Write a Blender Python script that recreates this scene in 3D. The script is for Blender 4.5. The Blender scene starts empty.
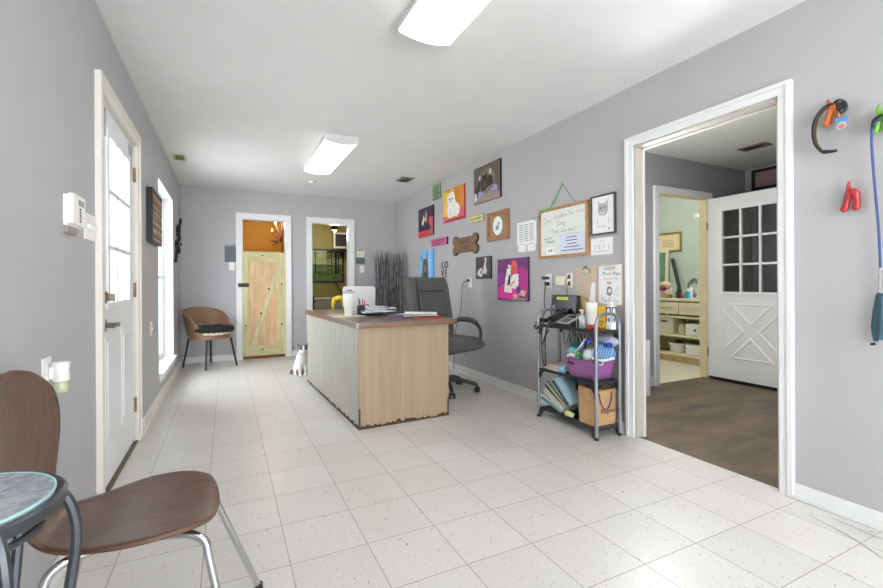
import bpy, math, random
from math import sin, cos, pi, radians as R
from mathutils import Vector as V, Matrix as MX
random.seed(7)
scn = bpy.context.scene
COL = scn.collection

# ------------------------------------------------------------------ materials
_mats = {}
def lin(c):
    return tuple(((x/255)/12.92 if x/255 <= .04045 else ((x/255+.055)/1.055)**2.4) for x in c)
def M(name, rgb, rough=.5, metal=0, var=.06, scale=12, bump=0, bscale=60, emit=None, spec=.5, stretch=None, coat=0, alpha=None):
    if name in _mats: return _mats[name]
    m = bpy.data.materials.new(name); m.use_nodes = True
    nt = m.node_tree; b = nt.nodes['Principled BSDF']
    c = lin(rgb)
    b.inputs['Roughness'].default_value = rough; b.inputs['Metallic'].default_value = metal
    b.inputs['Specular IOR Level'].default_value = spec
    b.inputs['Coat Weight'].default_value = coat
    tc = nt.nodes.new('ShaderNodeTexCoord'); mp = nt.nodes.new('ShaderNodeMapping')
    nt.links.new(tc.outputs['Object'], mp.inputs['Vector'])
    if stretch: mp.inputs['Scale'].default_value = stretch
    no = nt.nodes.new('ShaderNodeTexNoise'); no.inputs['Scale'].default_value = scale
    no.inputs['Detail'].default_value = 4
    nt.links.new(mp.outputs['Vector'], no.inputs['Vector'])
    rp = nt.nodes.new('ShaderNodeValToRGB')
    rp.color_ramp.elements[0].position = .3; rp.color_ramp.elements[1].position = .7
    rp.color_ramp.elements[0].color = (*[x*(1-var) for x in c], 1)
    rp.color_ramp.elements[1].color = (*[min(1, x*(1+var)) for x in c], 1)
    nt.links.new(no.outputs['Fac'], rp.inputs['Fac'])
    nt.links.new(rp.outputs['Color'], b.inputs['Base Color'])
    if bump:
        n2 = nt.nodes.new('ShaderNodeTexNoise'); n2.inputs['Scale'].default_value = bscale
        nt.links.new(mp.outputs['Vector'], n2.inputs['Vector'])
        bp = nt.nodes.new('ShaderNodeBump'); bp.inputs['Strength'].default_value = bump; bp.inputs['Distance'].default_value = .01
        nt.links.new(n2.outputs['Fac'], bp.inputs['Height']); nt.links.new(bp.outputs['Normal'], b.inputs['Normal'])
    if emit is not None:
        b.inputs['Emission Color'].default_value = (*c, 1); b.inputs['Emission Strength'].default_value = emit
    _mats[name] = m
    return m
def ramp_mat(name, build):
    if name in _mats: return _mats[name]
    m = bpy.data.materials.new(name); m.use_nodes = True
    build(m.node_tree, m.node_tree.nodes['Principled BSDF']); _mats[name] = m; return m
def wood(name, c1, c2, rough=.45, stretch=(1, 12, 1), scale=4, spec=.5, lo=.3, hi=.7):
    def f(nt, b):
        tc = nt.nodes.new('ShaderNodeTexCoord'); mp = nt.nodes.new('ShaderNodeMapping')
        mp.inputs['Scale'].default_value = stretch
        nt.links.new(tc.outputs['Object'], mp.inputs['Vector'])
        n = nt.nodes.new('ShaderNodeTexNoise'); n.inputs['Scale'].default_value = scale
        n.inputs['Detail'].default_value = 6; n.inputs['Distortion'].default_value = .8
        nt.links.new(mp.outputs['Vector'], n.inputs['Vector'])
        r = nt.nodes.new('ShaderNodeValToRGB')
        r.color_ramp.elements[0].position = lo; r.color_ramp.elements[1].position = hi
        r.color_ramp.elements[0].color = (*lin(c1), 1); r.color_ramp.elements[1].color = (*lin(c2), 1)
        nt.links.new(n.outputs['Fac'], r.inputs['Fac']); nt.links.new(r.outputs['Color'], b.inputs['Base Color'])
        b.inputs['Roughness'].default_value = rough; b.inputs['Specular IOR Level'].default_value = spec
    return ramp_mat(name, f)
def glass(name, tint=(255, 255, 255), refl=1.0):
    if name in _mats: return _mats[name]
    m = bpy.data.materials.new(name); m.use_nodes = True; nt = m.node_tree
    nt.nodes.clear()
    o = nt.nodes.new('ShaderNodeOutputMaterial'); t = nt.nodes.new('ShaderNodeBsdfTransparent')
    g = nt.nodes.new('ShaderNodeBsdfGlossy'); g.inputs['Roughness'].default_value = .02
    t.inputs['Color'].default_value = (*lin(tint), 1)
    x = nt.nodes.new('ShaderNodeMixShader'); fr = nt.nodes.new('ShaderNodeFresnel'); fr.inputs['IOR'].default_value = 1.5
    ge = nt.nodes.new('ShaderNodeNewGeometry'); mi = nt.nodes.new('ShaderNodeMapRange'); mi.inputs[3].default_value = 1.5; mi.inputs[4].default_value = 1/1.5
    nt.links.new(ge.outputs['Backfacing'], mi.inputs[0]); nt.links.new(mi.outputs[0], fr.inputs['IOR'])
    mu = nt.nodes.new('ShaderNodeMath'); mu.operation = 'MULTIPLY'; mu.inputs[1].default_value = refl
    mu.use_clamp = True
    nt.links.new(fr.outputs[0], mu.inputs[0]); nt.links.new(mu.outputs[0], x.inputs[0])
    nt.links.new(t.outputs[0], x.inputs[1]); nt.links.new(g.outputs[0], x.inputs[2])
    nt.links.new(x.outputs[0], o.inputs['Surface'])
    _mats[name] = m; return m

def floor_tiles(nt, b):
    tc = nt.nodes.new('ShaderNodeTexCoord'); mp = nt.nodes.new('ShaderNodeMapping')
    T = .3048
    mp.inputs['Location'].default_value = (.0875/T, -(2.6843 % T)/T, 0); mp.inputs['Scale'].default_value = (1/T, 1/T, 1)
    nt.links.new(tc.outputs['Object'], mp.inputs['Vector'])
    br = nt.nodes.new('ShaderNodeTexBrick'); br.offset = 0; br.squash = 1
    for k, v in (('Scale', 1), ('Mortar Size', .0055), ('Mortar Smooth', .1), ('Brick Width', 1), ('Row Height', 1), ('Bias', 0)):
        br.inputs[k].default_value = v
    br.inputs['Color1'].default_value = (*lin((206, 202, 197)), 1)
    br.inputs['Color2'].default_value = (*lin((213, 209, 205)), 1)
    br.inputs['Mortar'].default_value = (*lin((140, 132, 120)), 1)
    nt.links.new(mp.outputs['Vector'], br.inputs['Vector'])
    # speckles: short flecks in two tones
    prev = br.outputs['Color']
    for sc, th, col, st in ((120, .69, (176, 166, 152), (1, .5, 1)), (80, .70, (186, 172, 156), (.5, 1, 1)), (48, .735, (160, 144, 126), (1, .5, 1))):
        m2 = nt.nodes.new('ShaderNodeMapping'); m2.inputs['Scale'].default_value = st; m2.inputs['Rotation'].default_value = (0, 0, sc)
        nt.links.new(tc.outputs['Object'], m2.inputs['Vector'])
        n = nt.nodes.new('ShaderNodeTexNoise'); n.inputs['Scale'].default_value = sc; n.inputs['Detail'].default_value = 1
        nt.links.new(m2.outputs['Vector'], n.inputs['Vector'])
        r = nt.nodes.new('ShaderNodeValToRGB'); r.color_ramp.elements[0].position = th; r.color_ramp.elements[1].position = th+.02
        nt.links.new(n.outputs['Fac'], r.inputs['Fac'])
        mx = nt.nodes.new('ShaderNodeMix'); mx.data_type = 'RGBA'
        nt.links.new(r.outputs['Color'], mx.inputs[0]); nt.links.new(prev, mx.inputs[6])
        mx.inputs[7].default_value = (*lin(col), 1); prev = mx.outputs[2]
    # broad wear
    n = nt.nodes.new('ShaderNodeTexNoise'); n.inputs['Scale'].default_value = 1.3; n.inputs['Detail'].default_value = 5
    nt.links.new(tc.outputs['Object'], n.inputs['Vector'])
    r = nt.nodes.new('ShaderNodeValToRGB'); r.color_ramp.elements[0].position = .35; r.color_ramp.elements[1].position = .65
    r.color_ramp.elements[0].color = (.93, .92, .905, 1); r.color_ramp.elements[1].color = (1, 1, 1, 1)
    nt.links.new(n.outputs['Fac'], r.inputs['Fac'])
    mx = nt.nodes.new('ShaderNodeMix'); mx.data_type = 'RGBA'; mx.blend_type = 'MULTIPLY'; mx.inputs[0].default_value = 1
    nt.links.new(prev, mx.inputs[6]); nt.links.new(r.outputs['Color'], mx.inputs[7])
    nt.links.new(mx.outputs[2], b.inputs['Base Color'])
    b.inputs['Roughness'].default_value = .32; b.inputs['Specular IOR Level'].default_value = .45
MT_TILE = ramp_mat('vinyl_tile', floor_tiles)
def concrete(nt, b):
    tc = nt.nodes.new('ShaderNodeTexCoord'); mp = nt.nodes.new('ShaderNodeMapping'); mp.inputs['Scale'].default_value = (.9, 2.2, 1)
    nt.links.new(tc.outputs['Object'], mp.inputs['Vector'])
    n = nt.nodes.new('ShaderNodeTexNoise'); n.inputs['Scale'].default_value = 2.2; n.inputs['Detail'].default_value = 8; n.inputs['Roughness'].default_value = .65
    nt.links.new(mp.outputs['Vector'], n.inputs['Vector'])
    r = nt.nodes.new('ShaderNodeValToRGB'); e = r.color_ramp.elements
    e[0].position = .3; e[0].color = (*lin((74, 66, 58)), 1); e[1].position = .72; e[1].color = (*lin((140, 116, 88)), 1)
    k = e.new(.5); k.color = (*lin((106, 92, 76)), 1)
    nt.links.new(n.outputs['Fac'], r.inputs['Fac']); nt.links.new(r.outputs['Color'], b.inputs['Base Color'])
    b.inputs['Roughness'].default_value = .5
MT_CONC = ramp_mat('stained_concrete', concrete)

WALLG = M('grey_wall_paint', (176, 174, 176), .6, var=.02, scale=3, bump=.03, bscale=180)
WHITE = M('white_trim_paint', (224, 224, 224), .4, var=.008, scale=3)
CREAM = M('old_cream_trim', (228, 222, 214), .45, var=.02, scale=4)
CEIL = M('ceiling_paint', (228, 228, 227), .8, var=.015, scale=5, bump=.05, bscale=220)
DOORW = M('white_door_paint', (228, 230, 231), .35, var=.015)
CHROME = M('chrome', (200, 200, 200), .18, 1, var=.03)
NICKEL = M('brushed_nickel', (150, 140, 128), .35, 1)
BRASS = M('aged_hinge', (150, 120, 85), .5, .8, var=.3)
BLACK = M('black_plastic', (28, 28, 30), .45)
BLACKM = M('black_metal', (30, 30, 32), .4, .3)
WPLAST = M('white_plastic', (232, 230, 226), .4, var=.02)
CPLAST = M('ivory_plastic', (226, 220, 196), .4, var=.02)
PAPER = M('white_paper', (236, 236, 236), .7, var=.02)
INK = M('dark_ink', (60, 60, 64), .7)
GLASS = glass('clear_glass')

# ------------------------------------------------------------------ mesh builder
def _norm(v): return V(v).normalized()
class MB:
    def __init__(s): s.v = []; s.f = []; s.mi = []; s.mats = []
    def _m(s, m):
        if m not in s.mats: s.mats.append(m)
        return s.mats.index(m)
    def add(s, vs, fs, m):
        o = len(s.v); s.v += [V(p) for p in vs]; k = s._m(m)
        for f in fs: s.f.append([i+o for i in f]); s.mi.append(k)
    def box(s, x0, x1, y0, y1, z0, z1, m, X=None):
        p = [V((x, y, z)) for z in (z0, z1) for y in (y0, y1) for x in (x0, x1)]
        if X: p = [X @ q for q in p]
        s.add(p, [(0, 2, 3, 1), (4, 5, 7, 6), (0, 1, 5, 4), (2, 6, 7, 3), (0, 4, 6, 2), (1, 3, 7, 5)], m); return s
    def cyl(s, p0, p1, r0, m, r1=None, n=16, caps=True):
        p0, p1 = V(p0), V(p1); r1 = r0 if r1 is None else r1
        w = (p1-p0).normalized(); a = w.orthogonal().normalized(); b = w.cross(a)
        vs = [p0+(a*cos(2*pi*i/n)+b*sin(2*pi*i/n))*r0 for i in range(n)]+[p1+(a*cos(2*pi*i/n)+b*sin(2*pi*i/n))*r1 for i in range(n)]
        fs = [(i, (i+1) % n, n+(i+1) % n, n+i) for i in range(n)]
        if caps: fs += [tuple(range(n-1, -1, -1)), tuple(range(n, 2*n))]
        s.add(vs, fs, m); return s
    def tube(s, pts, r, m, n=8, closed=False, smooth=0, flat=None):
        pts = [V(p) for p in pts]
        if smooth: pts = crom(pts, smooth, closed)
        N = len(pts); rs = r if isinstance(r, (list, tuple)) else [r]*N
        if len(rs) != N: rs = [rs[min(len(rs)-1, int(i*(len(rs)-1)/(N-1)+.5))] if False else lerp(rs, i/(N-1)) for i in range(N)]
        vs = []; a = None
        for i in range(N):
            t = (pts[(i+1) % N]-pts[i-1]) if closed or 0 < i < N-1 else (pts[1]-pts[0] if i == 0 else pts[-1]-pts[-2])
            t.normalize()
            if flat is not None: a = V(flat)-t*V(flat).dot(t); a.normalize()
            else:
                a = t.orthogonal().normalized() if a is None else (a-t*a.dot(t)).normalized()
            b = t.cross(a)
            fa = .25 if flat is not None else 1
            for k in range(n):
                q = 2*pi*k/n; vs.append(pts[i]+a*cos(q)*rs[i]+b*sin(q)*rs[i]*fa)
        fs = []
        for i in range(N if closed else N-1):
            j = (i+1) % N
            for k in range(n): fs.append((i*n+k, i*n+(k+1) % n, j*n+(k+1) % n, j*n+k))
        if not closed: fs += [tuple(range(n-1, -1, -1)), tuple((N-1)*n+k for k in range(n))]
        s.add(vs, fs, m); return s
    def lathe(s, c, prof, m, n=20, X=None):
        c = V(c); vs = []; fs = []
        for r, z in prof:
            for k in range(n):
                p = V((r*cos(2*pi*k/n), r*sin(2*pi*k/n), z)); vs.append(c+(X @ p if X else p))
        for i in range(len(prof)-1):
            for k in range(n): fs.append((i*n+k, i*n+(k+1) % n, (i+1)*n+(k+1) % n, (i+1)*n+k))
        fs += [tuple(range(n-1, -1, -1)), tuple((len(prof)-1)*n+k for k in range(n))]
        s.add(vs, fs, m); return s
    def ball(s, c, r, m, nu=14, nv=9, X=None):
        c = V(c); r = (r, r, r) if not isinstance(r, (tuple, list)) else r
        vs = []; fs = []
        for j in range(1, nv):
            for i in range(nu):
                th = pi*j/nv; ph = 2*pi*i/nu
                p = V((r[0]*sin(th)*cos(ph), r[1]*sin(th)*sin(ph), r[2]*cos(th)))
                vs.append(c+(X @ p if X else p))
        for p in (V((0, 0, r[2])), V((0, 0, -r[2]))): vs.append(c+(X @ p if X else p))
        t = len(vs)-2
        for j in range(nv-2):
            for i in range(nu): fs.append((j*nu+i, (j+1)*nu+i, (j+1)*nu+(i+1) % nu, j*nu+(i+1) % nu))
        for i in range(nu):
            fs.append((t, i, (i+1) % nu)); fs.append((t+1, (nv-2)*nu+(i+1) % nu, (nv-2)*nu+i))
        s.add(vs, fs, m); return s
    def prism(s, poly, F, c0, c1, m, mside=None):
        n = len(poly)
        a = [F(x, y, c0) for x, y in poly]; b = [F(x, y, c1) for x, y in poly]
        s.add(a+b, [tuple(range(n, 2*n)), tuple(range(n-1, -1, -1))], m)
        s.add(a+b, [(i, (i+1) % n, n+(i+1) % n, n+i) for i in range(n)], mside or m); return s
    def poly(s, pts, F, c, m):
        s.add([F(x, y, c) for x, y in pts], [tuple(range(len(pts)))], m); return s
    def grid(s, fn, nu, nv, m, closed=False):
        vs = [fn(i/(nu if closed else nu-1), j/(nv-1)) for j in range(nv) for i in range(nu)]
        fs = []
        for j in range(nv-1):
            for i in range(nu if closed else nu-1):
                k = (i+1) % nu; fs.append((j*nu+i, j*nu+k, (j+1)*nu+k, (j+1)*nu+i))
        s.add(vs, fs, m); return s
    def text(s, body, F, c, size, m, ax=0, ay=0, bold=False):
        cu = bpy.data.curves.new('t', 'FONT'); cu.body = body; cu.size = size; cu.align_x = 'LEFT'; cu.resolution_u = 2
        if bold: cu.offset = size*.02
        o = bpy.data.objects.new('t', cu); COL.objects.link(o)
        dg = bpy.context.evaluated_depsgraph_get(); me = bpy.data.meshes.new_from_object(o.evaluated_get(dg))
        s.add([F(ax+p.co.x, ay+p.co.y, c) for p in me.vertices], [tuple(p.vertices) for p in me.polygons], m)
        bpy.data.objects.remove(o); bpy.data.curves.remove(cu); bpy.data.meshes.remove(me); return s
    def build(s, name, parent=None, loc=None, local=False, bevel=0, solid=0, subsurf=0, angle=38, remesh=0, smooth_it=0, seg=2):
        off = V((0, 0, 0))
        if parent is not None and not local:
            off = V(parent['_loc']) if '_loc' in parent else V(ROOT[parent.name])
        if loc is not None: off = V(loc)
        me = bpy.data.meshes.new(name)
        me.from_pydata([tuple(p-off) for p in s.v], [], s.f)
        for m in s.mats: me.materials.append(m)
        me.polygons.foreach_set('material_index', s.mi)
        me.polygons.foreach_set('use_smooth', [True]*len(s.f))
        me.update()
        if not remesh: me.set_sharp_from_angle(angle=R(angle))
        o = bpy.data.objects.new(name, me); COL.objects.link(o)
        if loc is not None: o.location = loc
        if parent is not None:
            o.parent = parent; ROOT[o.name] = ROOT[parent.name]
        else: ROOT[o.name] = tuple(loc) if loc is not None else (0, 0, 0)
        if solid:
            q = o.modifiers.new('s', 'SOLIDIFY'); q.thickness = solid; q.offset = 0
        if remesh:
            q = o.modifiers.new('r', 'REMESH'); q.mode = 'VOXEL'; q.voxel_size = remesh; q.use_smooth_shade = True
            if smooth_it:
                q = o.modifiers.new('m', 'SMOOTH'); q.iterations = smooth_it; q.factor = .5
        if bevel:
            q = o.modifiers.new('b', 'BEVEL'); q.width = bevel; q.segments = seg; q.limit_method = 'ANGLE'; q.angle_limit = R(40)
            q.harden_normals = False
        if subsurf:
            q = o.modifiers.new('u', 'SUBSURF'); q.levels = subsurf; q.render_levels = subsurf
        return o
ROOT = {}
def lerp(a, t):
    if len(a) == 1: return a[0]
    x = t*(len(a)-1); i = min(len(a)-2, int(x)); return a[i]+(a[i+1]-a[i])*(x-i)
def crom(p, n, closed=False):
    out = []; N = len(p)
    for i in range(N if closed else N-1):
        if closed: a, b, c, d = p[i-1], p[i], p[(i+1) % N], p[(i+2) % N]
        else: a, b, c, d = p[max(0, i-1)], p[i], p[i+1], p[min(N-1, i+2)]
        for k in range(n):
            t = k/n
            out.append(.5*((2*b)+(c-a)*t+(2*a-5*b+4*c-d)*t*t+(3*b-a-3*c+d)*t**3))
    if not closed: out.append(p[-1])
    return out
def tag(o, label, cat, group=None, kind=None):
    o['label'] = label; o['category'] = cat
    if group: o['group'] = group
    if kind: o['kind'] = kind
    return o
def thing(name, label, cat, loc, rotz=0, group=None):
    o = bpy.data.objects.new(name, None); COL.objects.link(o); o.location = loc; o.rotation_euler = (0, 0, rotz)
    o.empty_display_size = .05
    ROOT[o.name] = tuple(loc); tag(o, label, cat, group); return o
def struct(o): o['kind'] = 'structure'; return o
def sbox(name, boxes, m, parent=None, bevel=0):
    b = MB()
    for q in boxes: b.box(*q, m)
    o = b.build(name, parent, bevel=bevel)
    return struct(o) if parent is None else o
def frame(o, u, v):
    o, u, v = V(o), _norm(u), _norm(v); w = u.cross(v)
    return lambda a, b, c=0: o+u*a+v*b+w*c
def ell(cx, cy, rx, ry, rot=0, n=20):
    return [(cx+rx*cos(2*pi*i/n)*cos(rot)-ry*sin(2*pi*i/n)*sin(rot), cy+rx*cos(2*pi*i/n)*sin(rot)+ry*sin(2*pi*i/n)*cos(rot)) for i in range(n)]
def rect(x0, x1, y0, y1): return [(x0, y0), (x1, y0), (x1, y1), (x0, y1)]

XL, XR, YB, ZC = -.565, 2.558, 6.948, 2.46
# ------------------------------------------------------------------ setting
o = MB().box(-.72, 2.585, -2.0, YB+.06, -.06, 0, MT_TILE).build('floor'); struct(o)
sbox('ceiling', [(-.7, 2.68, -2.1, YB+.12, ZC, ZC+.08)], CEIL)
dy0, dy1, dzt = 2.70, 3.645, 2.045
wy0, wy1, wz0, wz1 = 4.80, 6.05, .24, 2.09
sbox('wall_left', [(-.72, XL, -2, dy0, 0, ZC), (-.72, XL, dy0, dy1, dzt, ZC), (-.72, XL, dy1, wy0, 0, ZC),
                   (-.72, XL, wy0, wy1, 0, wz0), (-.72, XL, wy0, wy1, wz1, ZC), (-.72, XL, wy1, YB+.12, 0, ZC)], WALLG)
ry0, ry1, rzt = 1.245, 2.14, 2.037
sbox('wall_right', [(XR, 2.648, -2, ry0, 0, ZC), (XR, 2.648, ry0, ry1, rzt, ZC), (XR, 2.648, ry1, YB+.12, 0, ZC)], WALLG)
bx = ((.205, .805), (1.185, 1.775)); bzt = 2.045
sbox('wall_back', [(XL, bx[0][0], YB, YB+.12, 0, ZC), (bx[0][0], bx[0][1], YB, YB+.12, bzt, ZC), (bx[0][1], bx[1][0], YB, YB+.12, 0, ZC),
                   (bx[1][0], bx[1][1], YB, YB+.12, bzt, ZC), (bx[1][1], XR, YB, YB+.12, 0, ZC)], WALLG)
# wall behind the viewer with a wide opening added to let daylight in
sbox('wall_front', [(-.72, 2.68, -2.1, -2, 0, .12), (-.72, 2.68, -2.1, -2, 2.4, ZC), (-.72, -.1, -2.1, -2, .12, 2.4), (2.5, 2.68, -2.1, -2, .12, 2.4)], WALLG)
# baseboards
def bb(name, x0, x1, y0, y1, h=.075, m=WHITE):
    return sbox(name, [(x0, x1, y0, y1, 0, h)], m, bevel=.004)
b = MB(); b.box(XL, XL+.016, -2, dy0-.085, 0, .085, WHITE); b.box(XL, XL+.016, dy1+.09, YB, 0, .085, CREAM)
b.box(XL+.016, XL+.028, dy1+.09, YB, 0, .02, CREAM); struct(b.build('baseboard_left', bevel=.004))
b = MB(); b.box(XR-.016, XR, -2, ry0-.055, 0, .075, WHITE); b.box(XR-.028, XR-.016, -2, ry0-.055, 0, .022, WHITE)
b.box(XR-.016, XR, ry1+.085, YB, 0, .085, WHITE); b.box(XR-.03, XR-.016, ry1+.085, YB, 0, .02, WHITE)
struct(b.build('baseboard_right', bevel=.004))
b = MB()
for x0, x1 in ((XL+.03, .126), (.872, 1.115), (1.862, XR-.03)): b.box(x0, x1, YB-.016, YB, 0, .085, WHITE)
struct(b.build('baseboard_back', bevel=.004))
# trims
def casing(name, F, w, h, t, cw, m, d=.02):
    b = MB()                                             # F: a across, b up, c out of the wall; opening from 0..w
    for pts in ([(-cw, 0), (0, 0), (0, h), (-cw, h+cw)], [(w, 0), (w+cw, 0), (w+cw, h+cw), (w, h)], [(0, h), (w, h), (w+cw, h+cw), (-cw, h+cw)]):
        b.prism(pts, F, 0, d, m)
    e = cw*.38
    for pts in ([(-cw, 0), (-cw+e, 0), (-cw+e, h+cw-e), (-cw, h+cw)], [(w+cw-e, 0), (w+cw, 0), (w+cw, h+cw), (w+cw-e, h+cw-e)],
                [(-cw+e, h+cw-e), (w+cw-e, h+cw-e), (w+cw, h+cw), (-cw, h+cw)]):
        b.prism(pts, F, d, d+.007, m)
    return struct(b.build(name, bevel=.003))
FR = frame((XR, ry1, 0), (0, -1, 0), (0, 0, 1))
casing('trim_1', FR, ry1-ry0, rzt, 0, .06, WHITE)
FL = frame((XL, dy0, 0), (0, 1, 0), (0, 0, 1))
casing('trim_2', FL, dy1-dy0, dzt, 0, .08, CREAM)
for k, (a, c) in enumerate(bx):
    casing('trim_%d' % (3+k), frame((a, YB, 0), (1, 0, 0), (0, 0, 1)), c-a, bzt, 0, .078, WHITE)
# jambs
b = MB(); t = .014
JB = M('darkened_jamb_paint', (190, 184, 176), .5, var=.04, scale=9)  # jamb grey, darkened to offset the strong light from the front opening
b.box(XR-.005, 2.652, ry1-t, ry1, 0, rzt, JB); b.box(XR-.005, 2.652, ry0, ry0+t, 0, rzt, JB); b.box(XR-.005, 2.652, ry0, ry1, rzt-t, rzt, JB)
b.box(2.615, 2.635, ry1-t-.012, ry1-t, 0, rzt-t, CREAM); b.box(2.615, 2.635, ry0+t, ry0+t+.012, 0, rzt-t, CREAM); b.box(2.615, 2.635, ry0+t, ry1-t, rzt-t-.012, rzt-t, CREAM)
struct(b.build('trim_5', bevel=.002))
for k, (a, c) in enumerate(bx):
    b = MB(); b.box(a, a+.012, YB-.004, YB+.13, 0, bzt, WHITE); b.box(c-.012, c, YB-.004, YB+.13, 0, bzt, WHITE); b.box(a, c, YB-.004, YB+.13, bzt-.012, bzt, WHITE)
    struct(b.build('trim_%d' % (6+k)))

# front door in the wall by the window ------------------------------------------------
def door_panel(b, F, y0, y1, z0, z1, m, d=.004):
    b.prism(rect(y0, y1, z0, z1), F, 0, d, m); e = .018
    b.prism(rect(y0+e, y1-e, z0+e, z1-e), F, -.002, d-.0035+.001, m)
    f = .038
    b.prism(rect(y0+f, y1-f, z0+f, z1-f), F, 0, d+.004, m)
FD = frame((XL-.006, 0, 0), (0, 1, 0), (0, 0, 1))     # u=+Y, v=Z -> w = +X
lx0, lx1, lz0, lz1 = 2.90, 3.445, .985, 1.89
b = MB(); e0, e1 = dy0+.014, dy1-.014
for y0, y1, z0, z1 in ((e0, lx0, .02, 2.03), (lx1, e1, .02, 2.03), (lx0, lx1, .02, lz0), (lx0, lx1, lz1, 2.03)):
    b.box(XL-.046, XL-.006, y0, y1, z0, z1, DOORW)
for (y0, y1) in ((2.82, 3.06), (3.22, 3.46)): door_panel(b, FD, y0, y1, .24, .815, DOORW)
door = struct(b.build('door_1'))
b = MB(); w = .035
q_ = .007
for y0, y1, z0, z1 in ((lx0-w, lx0+q_, lz0-w, lz1+w), (lx1-q_, lx1+w, lz0-w, lz1+w), (lx0+q_, lx1-q_, lz0-w, lz0+q_), (lx0+q_, lx1-q_, lz1-q_, lz1+w)):
    b.box(XL-.05, XL+.004, y0, y1, z0, z1, DOORW)
for k in (1, 2):
    y = lx0+(lx1-lx0)*k/3; b.box(XL-.036, XL+.004, y-.013, y+.013, lz0, lz1, DOORW)
    z = lz0+(lz1-lz0)*k/3; b.box(XL-.036, XL+.004, lx0, lx1, z-.013, z+.013, DOORW)
b.build('lite_frame', door, bevel=.003)
MB().box(XL-.03, XL-.026, lx0, lx1, lz0, lz1, GLASS).build('glass', door)
b = MB(); X = XL-.006
b.cyl((X, 2.765, 1.02), (X+.022, 2.765, 1.02), .032, NICKEL); b.cyl((X+.022, 2.765, 1.02), (X+.034, 2.765, 1.02), .016, NICKEL)
b.box(X+.03, X+.056, 2.757, 2.773, 1.0, 1.04, NICKEL); b.build('deadbolt', door, bevel=.002)
b = MB(); b.cyl((X, 2.765, .875), (X+.016, 2.765, .875), .034, NICKEL); b.cyl((X+.016, 2.765, .875), (X+.05, 2.765, .875), .013, NICKEL)
b.tube([(X+.048, 2.75, .875), (X+.053, 2.79, .877), (X+.053, 2.86, .874), (X+.046, 2.885, .868)], [.014, .012, .009, .011], NICKEL, 10, smooth=4)
b.build('door_handle', door)
for z in (1.84, 1.05, .26):
    b = MB(); b.cyl((X+.004, dy1-.008, z-.05), (X+.004, dy1-.008, z+.05), .009, BRASS, n=10)
    b.box(X-.002, X+.003, dy1-.035, dy1+.012, z-.048, z+.048, BRASS); b.build('hinge', door)
PLATE = M('clear_grey_plate', (150, 160, 162), .2, 0, spec=.7)
for y0 in (2.745, 3.47):
    b = MB(); b.box(X, X+.006, y0, y0+.10, 1.865, 2.015, PLATE); b.build('corner_plate', door, bevel=.003)
b = MB(); DK = M('dark_threshold', (120, 104, 84), .6, .2)
b.box(-.72, XL+.012, dy0, dy1, 0, .010, DK); b.box(XL-.046, XL-.012, dy0, dy1, .010, .019, BLACK); struct(b.build('trim_8'))
b = MB(); b.box(-.72, XL-.001, dy0, dy0+.012, 0, dzt, CREAM); b.box(-.72, XL-.001, dy1-.012, dy1, 0, dzt, CREAM); b.box(-.72, XL-.001, dy0, dy1, dzt-.012, dzt, CREAM)
struct(b.build('trim_9'))
# window ------------------------------------------------------------------------------
XW = XL-.10
VIN = M('vinyl_window', (236, 238, 240), .35, var=.01)
b = MB(); f = .045
def ring(b, x0, x1, y0, y1, z0, z1, f, m):
    b.box(x0, x1, y0, y0+f, z0, z1, m); b.box(x0, x1, y1-f, y1, z0, z1, m); b.box(x0, x1, y0+f, y1-f, z0, z0+f, m); b.box(x0, x1, y0+f, y1-f, z1-f, z1, m)
ring(b, XW-.05, XW, wy0, wy1, wz0, wz1, f, VIN)
win = struct(b.build('window_1', bevel=.003))
zm = 1.17
b = MB(); ring(b, XW-.025, XW-.003, wy0+f, wy1-f, wz0+f, zm+.02, .03, VIN); b.box(XW-.01, XW+.006, 5.40, 5.46, zm-.01, zm+.012, VIN); b.build('sash', win, bevel=.002)
b = MB(); ring(b, XW-.045, XW-.028, wy0+f, wy1-f, zm-.02, wz1-f, .03, VIN); b.build('sash', win, bevel=.002)
for z0, z1, x in ((wz0+f+.03, zm-.01, XW-.015), (zm+.01, wz1-f-.03, XW-.037)):
    MB().box(x-.002, x+.002, wy0+f+.03, wy1-f-.03, z0, z1, GLASS).build('pane', win)
b = MB(); RV = M('white_reveal', (226, 228, 234), .5, var=.01)
b.box(XW, XL-.001, wy1-.006, wy1, wz0, wz1, RV); b.box(XW, XL-.001, wy0, wy0+.006, wz0, wz1, RV); b.box(XW, XL-.001, wy0, wy1, wz1-.006, wz1, RV)
b.build('reveal', win)
MB().box(XW-.01, XL+.04, wy0-.0, wy1+.0, wz0-.006, wz0+.018, WHITE).build('windowsill', win, bevel=.006)
b = MB(); b.box(XL, XL+.018, wy0-.02, wy1+.02, wz0-.07, wz0-.006, WHITE); b.build('apron', win, bevel=.003)
# outside ground
sbox('ground', [(-14, -.72, -8, 16, -.35, -.25)], M('pale_outdoor_paving', (205, 205, 200), .9))
sbox('ground_front', [(-.72, 14, -14, -2.1, -.35, -.25)], M('pale_outdoor_paving', (205, 205, 200), .9))

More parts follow.
